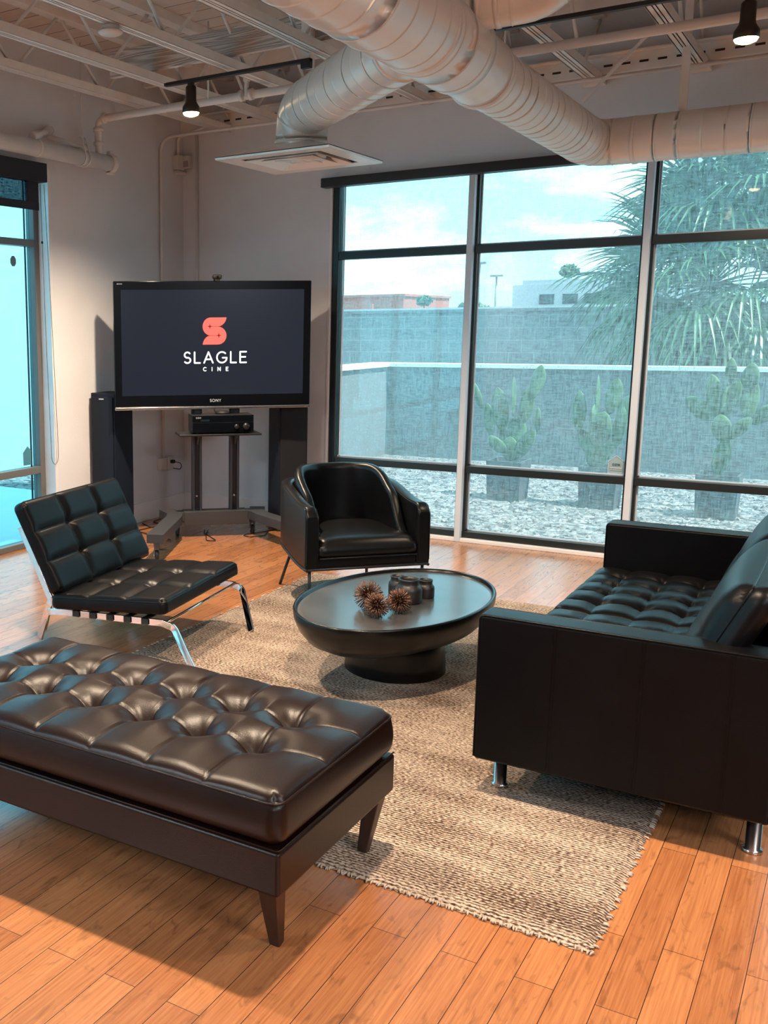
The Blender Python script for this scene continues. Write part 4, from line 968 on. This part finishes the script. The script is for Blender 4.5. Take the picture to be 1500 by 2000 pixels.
PADS = {1: [(-2.859, 0.343, -2.867, 0.591, 0.172), (-2.88, 0.41, -3.054, 0.591, 0.125), (-2.794, 0.496, -2.835, 0.79, 0.192), (-3.043, 0.572, -3.119, 0.907, 0.121), (-3.146, 0.837, -3.233, 1.103, 0.081), (-2.939, 0.627, -3.008, 1.059, 0.172), (-2.842, 0.77, -2.855, 1.169, 0.028), (-2.742, 0.716, -2.719, 1.057, 0.141), (-2.675, 0.952, -2.618, 1.279, 0.137), (-2.818, 0.367, -2.622, 0.672, 0.151), (-2.612, 0.643, -2.6, 0.887, 0.071), (-2.90, 0.449, -2.959, 0.666, 0.101)],
 2: [(-2.059, 0.312, -2.094, 0.576, 0.192), (-2.128, 0.456, -2.244, 0.691, 0.131), (-2.244, 0.66, -2.271, 1.046, 0.137), (-2.083, 0.518, -2.016, 0.871, 0.212), (-2.128, 0.667, -2.108, 0.933, 0.05), (-2.094, 0.707, -2.112, 1.202, 0.036), (-1.99, 0.832, -1.94, 1.169, 0.151), (-2.033, 0.40, -1.937, 0.603, 0.121), (-1.919, 0.529, -1.863, 0.913, 0.121), (-1.91, 0.741, -1.835, 1.015, 0.111)],
 3: [(-1.089, 0.318, -1.03, 0.689, 0.145), (-1.060, 0.632, -1.092, 0.88, 0.166), (-1.123, 0.814, -1.371, 1.012, 0.162), (-1.108, 0.854, -1.189, 1.219, 0.151), (-1.087, 0.855, -1.06, 1.152, 0.05), (-1.072, 0.85, -0.977, 1.171, 0.131), (-1.041, 1.144, -1.038, 1.359, 0.091), (-1.027, 0.661, -0.853, 0.864, 0.121), (-0.893, 0.828, -0.889, 1.207, 0.151), (-0.905, 1.065, -0.883, 1.318, 0.141), (-0.862, 0.80, -0.662, 0.983, 0.131)]}
POTX = {1: -2.865, 2: -2.02, 3: -1.06}
wher = {1: 'left', 2: 'middle', 3: 'right'}
for k in (1, 2, 3):
    px = POTX[k]; z0 = -.02
    p = thing('plant_pot', ['', 'left square grey pot outside, below the middle window bay', 'middle square grey pot outside, hard by the second mullion', 'right square grey pot outside, above the sofa arm'][k], 'pot', (px, 9.93, z0))
    mb = MB(); h = .385; hw, hb = .168, .15
    mb.add([(-hb, -hb, 0), (hb, -hb, 0), (hb, hb, 0), (-hb, hb, 0), (-hw, -hw, h), (hw, -hw, h), (hw, hw, h), (-hw, hw, h), (-hw + .022, -hw + .022, h), (hw - .022, -hw + .022, h), (hw - .022, hw - .022, h), (-hw + .022, hw - .022, h), (-hw + .03, -hw + .03, h - .05), (hw - .03, -hw + .03, h - .05), (hw - .03, hw - .03, h - .05), (-hw + .03, hw - .03, h - .05)],
           [(3, 2, 1, 0)] + [(i + a, (i + 1) % 4 + a, (i + 1) % 4 + a + 4, i + a + 4) for a in (0, 4, 8) for i in range(4)])
    mb.build('body', POT, p)
    MB().box(-hw + .028, hw - .028, -hw + .028, hw - .028, h - .06, h - .04).build('soil', TRUNK, p)
    c = thing('prickly_pear_cactus', ['', 'prickly pear with a wide fan of pads in the left pot', 'prickly pear with one tall thin edge-on pad in the middle pot', 'tall branching prickly pear in the right pot'][k], 'cactus', (px, 9.93, z0 + .33))
    rs = random.Random(k)
    for i, (bx, bz_, tx, tz, w) in enumerate(PADS[k]):
        a = Vector((bx, 0, bz_)); b = Vector((tx, 0, tz)); ax = (b - a); Lp = ax.length; ax.normalize()
        dy = rs.uniform(-.07, .07) if i else 0
        side = Vector((0, 1, 0)).cross(ax).normalized(); nrm = Vector((0, 1, 0))
        thick = .022 if w > .06 else .07     # narrow pads are seen edge on
        mb = MB(); nseg = 14; ns_ = 18; vs = []
        for q in range(nseg + 1):
            t = q / nseg; rad = math.sin(PI * min(1, max(0, t)) ** .9) ** .62 if 0 < t < 1 else 0
            rad *= .82 + .30 * t
            for s_ in range(ns_):
                an = 2 * PI * s_ / ns_
                v = a + ax * Lp * t + side * (w / 2 * rad * math.cos(an)) + nrm * (thick * rad * math.sin(an) + dy * min(1, t * 1.6))
                vs.append(v - Vector((px, 0, z0 + .33)) + Vector((0, 0, 0)))
        fs = [(q * ns_ + s_, q * ns_ + (s_ + 1) % ns_, (q + 1) * ns_ + (s_ + 1) % ns_, (q + 1) * ns_ + s_) for q in range(nseg) for s_ in range(ns_)]
        mb.add(vs, fs, True).build('pad', CACT, c)

# fan palm
pm = thing('fan_palm', 'big shaggy fan palm behind the garden wall at the right', 'palm tree', (-1.80, 14.2, -.05))
mb = MB(); rs = random.Random(11)
mb.sweep([(0, 0, 0), (.02, 0, .7), (0, 0, 1.4), (0, 0, 2.0)], [.26, .23, .25, .16], 20).build('trunk', TRUNK, pm)
lv = MB()
def fan(mb, base, d, L_pet, R, droop, rs):
    d = Vector(d).normalized(); hub = base + d * L_pet; side = d.cross(Vector((0, 0, 1)))
    side = side.normalized() if side.length > .1 else Vector((1, 0, 0)); nrm = side.cross(d).normalized()
    tw = rs.uniform(-.6, .6); side, nrm = side * math.cos(tw) + nrm * math.sin(tw), nrm * math.cos(tw) - side * math.sin(tw)
    mb.sweep([base, base + d * L_pet * .5 + Vector((0, 0, .03)), hub], [.013, .010, .008], 5)
    n = 26
    for i in range(n):
        a = math.radians(-118 + 236 * i / (n - 1) + rs.uniform(-3, 3)); Lb = R * (1 - .25 * (abs(a) / 2.1) ** 2) * rs.uniform(.85, 1.05)
        u = d * math.cos(a) + side * math.sin(a); pw = u.cross(nrm).normalized(); pts = []
        for t, w in ((0, .008), (.35, .022), (.65, .019), (.85, .010), (1, .002)):
            c = hub + u * Lb * t + nrm * (.06 * R * math.sin(t * 3)) + Vector((0, 0, -droop * Lb * max(0, t - .35) ** 2 * 1.4))
            pts.append((c, w))
        vs = []
        for c, w in pts: vs += [c - pw * w + nrm * w * .5, c - nrm * w * .1, c + pw * w + nrm * w * .5]
        mb.add(vs, [(3 * k, 3 * k + 1, 3 * k + 4, 3 * k + 3) for k in range(4)] + [(3 * k + 1, 3 * k + 2, 3 * k + 5, 3 * k + 4) for k in range(4)], False)
def crown(center, n, pet, R, seed, zmin=-.75):
    rs = random.Random(seed); ga = PI * (3 - math.sqrt(5))
    for i in range(n):
        z = 1 - (1 - zmin) * (i + .5) / n; q = math.sqrt(max(0, 1 - z * z)); a = ga * i + rs.uniform(-.2, .2)
        d = Vector((q * math.cos(a), q * math.sin(a), z)); dr = .25 + 1.1 * max(0, -z + .3)
        fan(lv, Vector(center), d, pet * rs.uniform(.75, 1.15), R * rs.uniform(.85, 1.1), dr, rs)
crown((0, 0, 2.15), 46, .95, .95, 3, -.62)
crown((.35, .2, 3.1), 40, .85, .95, 4, -.5)
lv.build('fronds', PALMG, pm)
dd = MB(); rs = random.Random(2)
for i in range(12):
    a = i * 2.4; fan(dd, Vector((.1 * math.cos(a), .1 * math.sin(a), 1.75)), (math.cos(a), math.sin(a), -1.0), .25, .42, .6, rs)
dd.build('dead_skirt', TRUNK, pm)

# far neighbourhood
FAR1 = mat('far_red_wall', (.42, .14, .10), .9); FAR2 = mat('far_white_wall', (.40, .40, .42), .9); FARG = mat('far_green', (.10, .16, .09), .9, noise=.5, nscale=2); ROAD = mat('pale_haze_ground', (.42, .42, .42), .9)
rb = thing('far_building', 'low red-brown building far away at the left of the back window', 'building', (-26, 60, 0))
MB().box(-6, 1.9, 0, 8, 0, 3.48).box(-6, 2.0, -.1, 8.1, 3.40, 3.55).build('walls', FAR1, rb)
MB().box(-2.0, 0, -.3, 0, 0, 3.0).build('wing', FAR1, rb)
wbd = thing('far_building', 'white two-storey building far away left of the palm', 'building', (-14.5, 60, 0))
wb_ = MB().box(-3.1, 6, 0, 9, 0, 3.85).box(-2.6, 6.5, .1, 9, 3.8, 4.1); wb_.build('walls', FAR2, wbd)
for x in (-1.6, -.35, .8, 1.9):
    MB().box(x, x + .8, -.03, .02, 2.75, 3.30).build('window', DARKV, wbd)
for x in (-2.2, 0, 2): MB().box(x, x + 1.0, -.03, .02, 1.6, 2.3).build('door', DARKV, wbd)
tag(MB().box(-60, 10, 45, 45.3, 0, 2.42).build('far_wall', ROAD), 'long pale wall in the distance above the block wall', 'wall')
for x, h, lab in ((-18.55, 4.35, 'grey street lamp left of the white building'), (-19.55, 5.1, 'taller grey street lamp near the first mullion')):
    sl_ = thing('street_lamp', lab, 'street lamp', (x, 60, 0)); MB().cyl((0, 0, 0), (0, 0, h), .06, 8).build('pole', GREYF, sl_); MB().box(-.35, .35, -.1, .1, h, h + .12).build('lamp_head', GREYF, sl_)
def bush(label, x, y, z, r, sz, seed, trunk=False):
    rs = random.Random(seed); b = thing('tree' if trunk else 'bush', label, 'tree' if trunk else 'bush', (x, y, 0)); mb = MB()
    for i in range(260):
        d = Vector([rs.gauss(0, 1) for _ in range(3)]).normalized() * r * rs.uniform(.5, 1); d.z *= sz
        c = Vector((0, 0, z)) + d; q = r * .16
        n = Vector([rs.gauss(0, 1) for _ in range(3)]).normalized(); u = n.orthogonal().normalized() * q; v = n.cross(u)
        mb.add([c - u - v, c + u - v, c + u + v, c - u + v], [(0, 1, 2, 3)])
    mb.build('foliage', FARG, b)
    MB().cyl((0, 0, 0), (0, 0, z), r * .06, 8).build('trunk', TRUNK, b)
bush('green bush in front of the white building by the palm fronds', -9.6, 50, 2.4, 1.2, .8, 1)
bush('small dark tree left of the first mullion far away', -19.3, 58, 2.7, .55, .5, 2)
bush('round far tree just right of the first mullion', -17.2, 52, 2.3, .8, .6, 3)
bush('slim far tree standing above the pale wall', -22.8, 60, 3.1, .5, .6, 4, True)
bush('small tree rising behind the white building roof', -17.0, 70, 5.0, .6, .7, 5, True)

# white wall close outside the left window
tag(MB().box(-8.2, -8.0, -6, 12, -.05, 3.0).build('yard_wall', mat('white_stucco', (.52, .66, .70), .9)), 'white wall close outside the left window', 'wall')

struct('ground', MB().box(-8.0, XL - .18, -8, YB + .16, -.02, -.005), mat('pale_yard_slab', (.50, .60, .62), .85))
for nm, gp in (('ceramic_jar', 'black jars on the coffee table'), ('spiky_ball', 'spiky wire balls on the coffee table'), ('plant_pot', 'square pots outside the window'),
               ('prickly_pear_cactus', 'potted prickly pears outside the window'), ('tower_speaker', 'tower speakers either side of the television'), ('light_track', 'black ceiling light tracks'),
               ('street_lamp', 'distant street lamps'), ('power_cable', 'loose black cables round the television stand'), ('purlin', 'white purlins above the joists'),
               ('bush', 'distant bushes'), ('shade_valance', 'dark shade boxes over the windows')):
    for o in bpy.data.objects:
        if o.parent is None and o.name.split('.')[0] == nm and o.get('label'): o['group'] = gp
for i, (x, y) in enumerate([(-4.0, -1.5), (2.7, -2.6), (2.8, 1.0)]):  # housings invented to carry the added fill lights, all out of view
    t = thing('added_fill_panel', ['added unseen fill light panel behind the viewer on the left', 'added unseen fill light panel furthest behind the viewer on the right', 'added fill light panel on the right, out of the picture'][i], 'ceiling light', (x, y, 3.105), group='added unseen fill light panels')
    MB().box(-.63, .63, -.63, .63, .004, .05).build('housing', PLASTW, t, bevel=.004)
    for a in (-.5, .5): MB().cyl((a, 0, .05), (a, 0, ZD - 3.105), .004, 6).build('hanger_rod', PIPE, t)
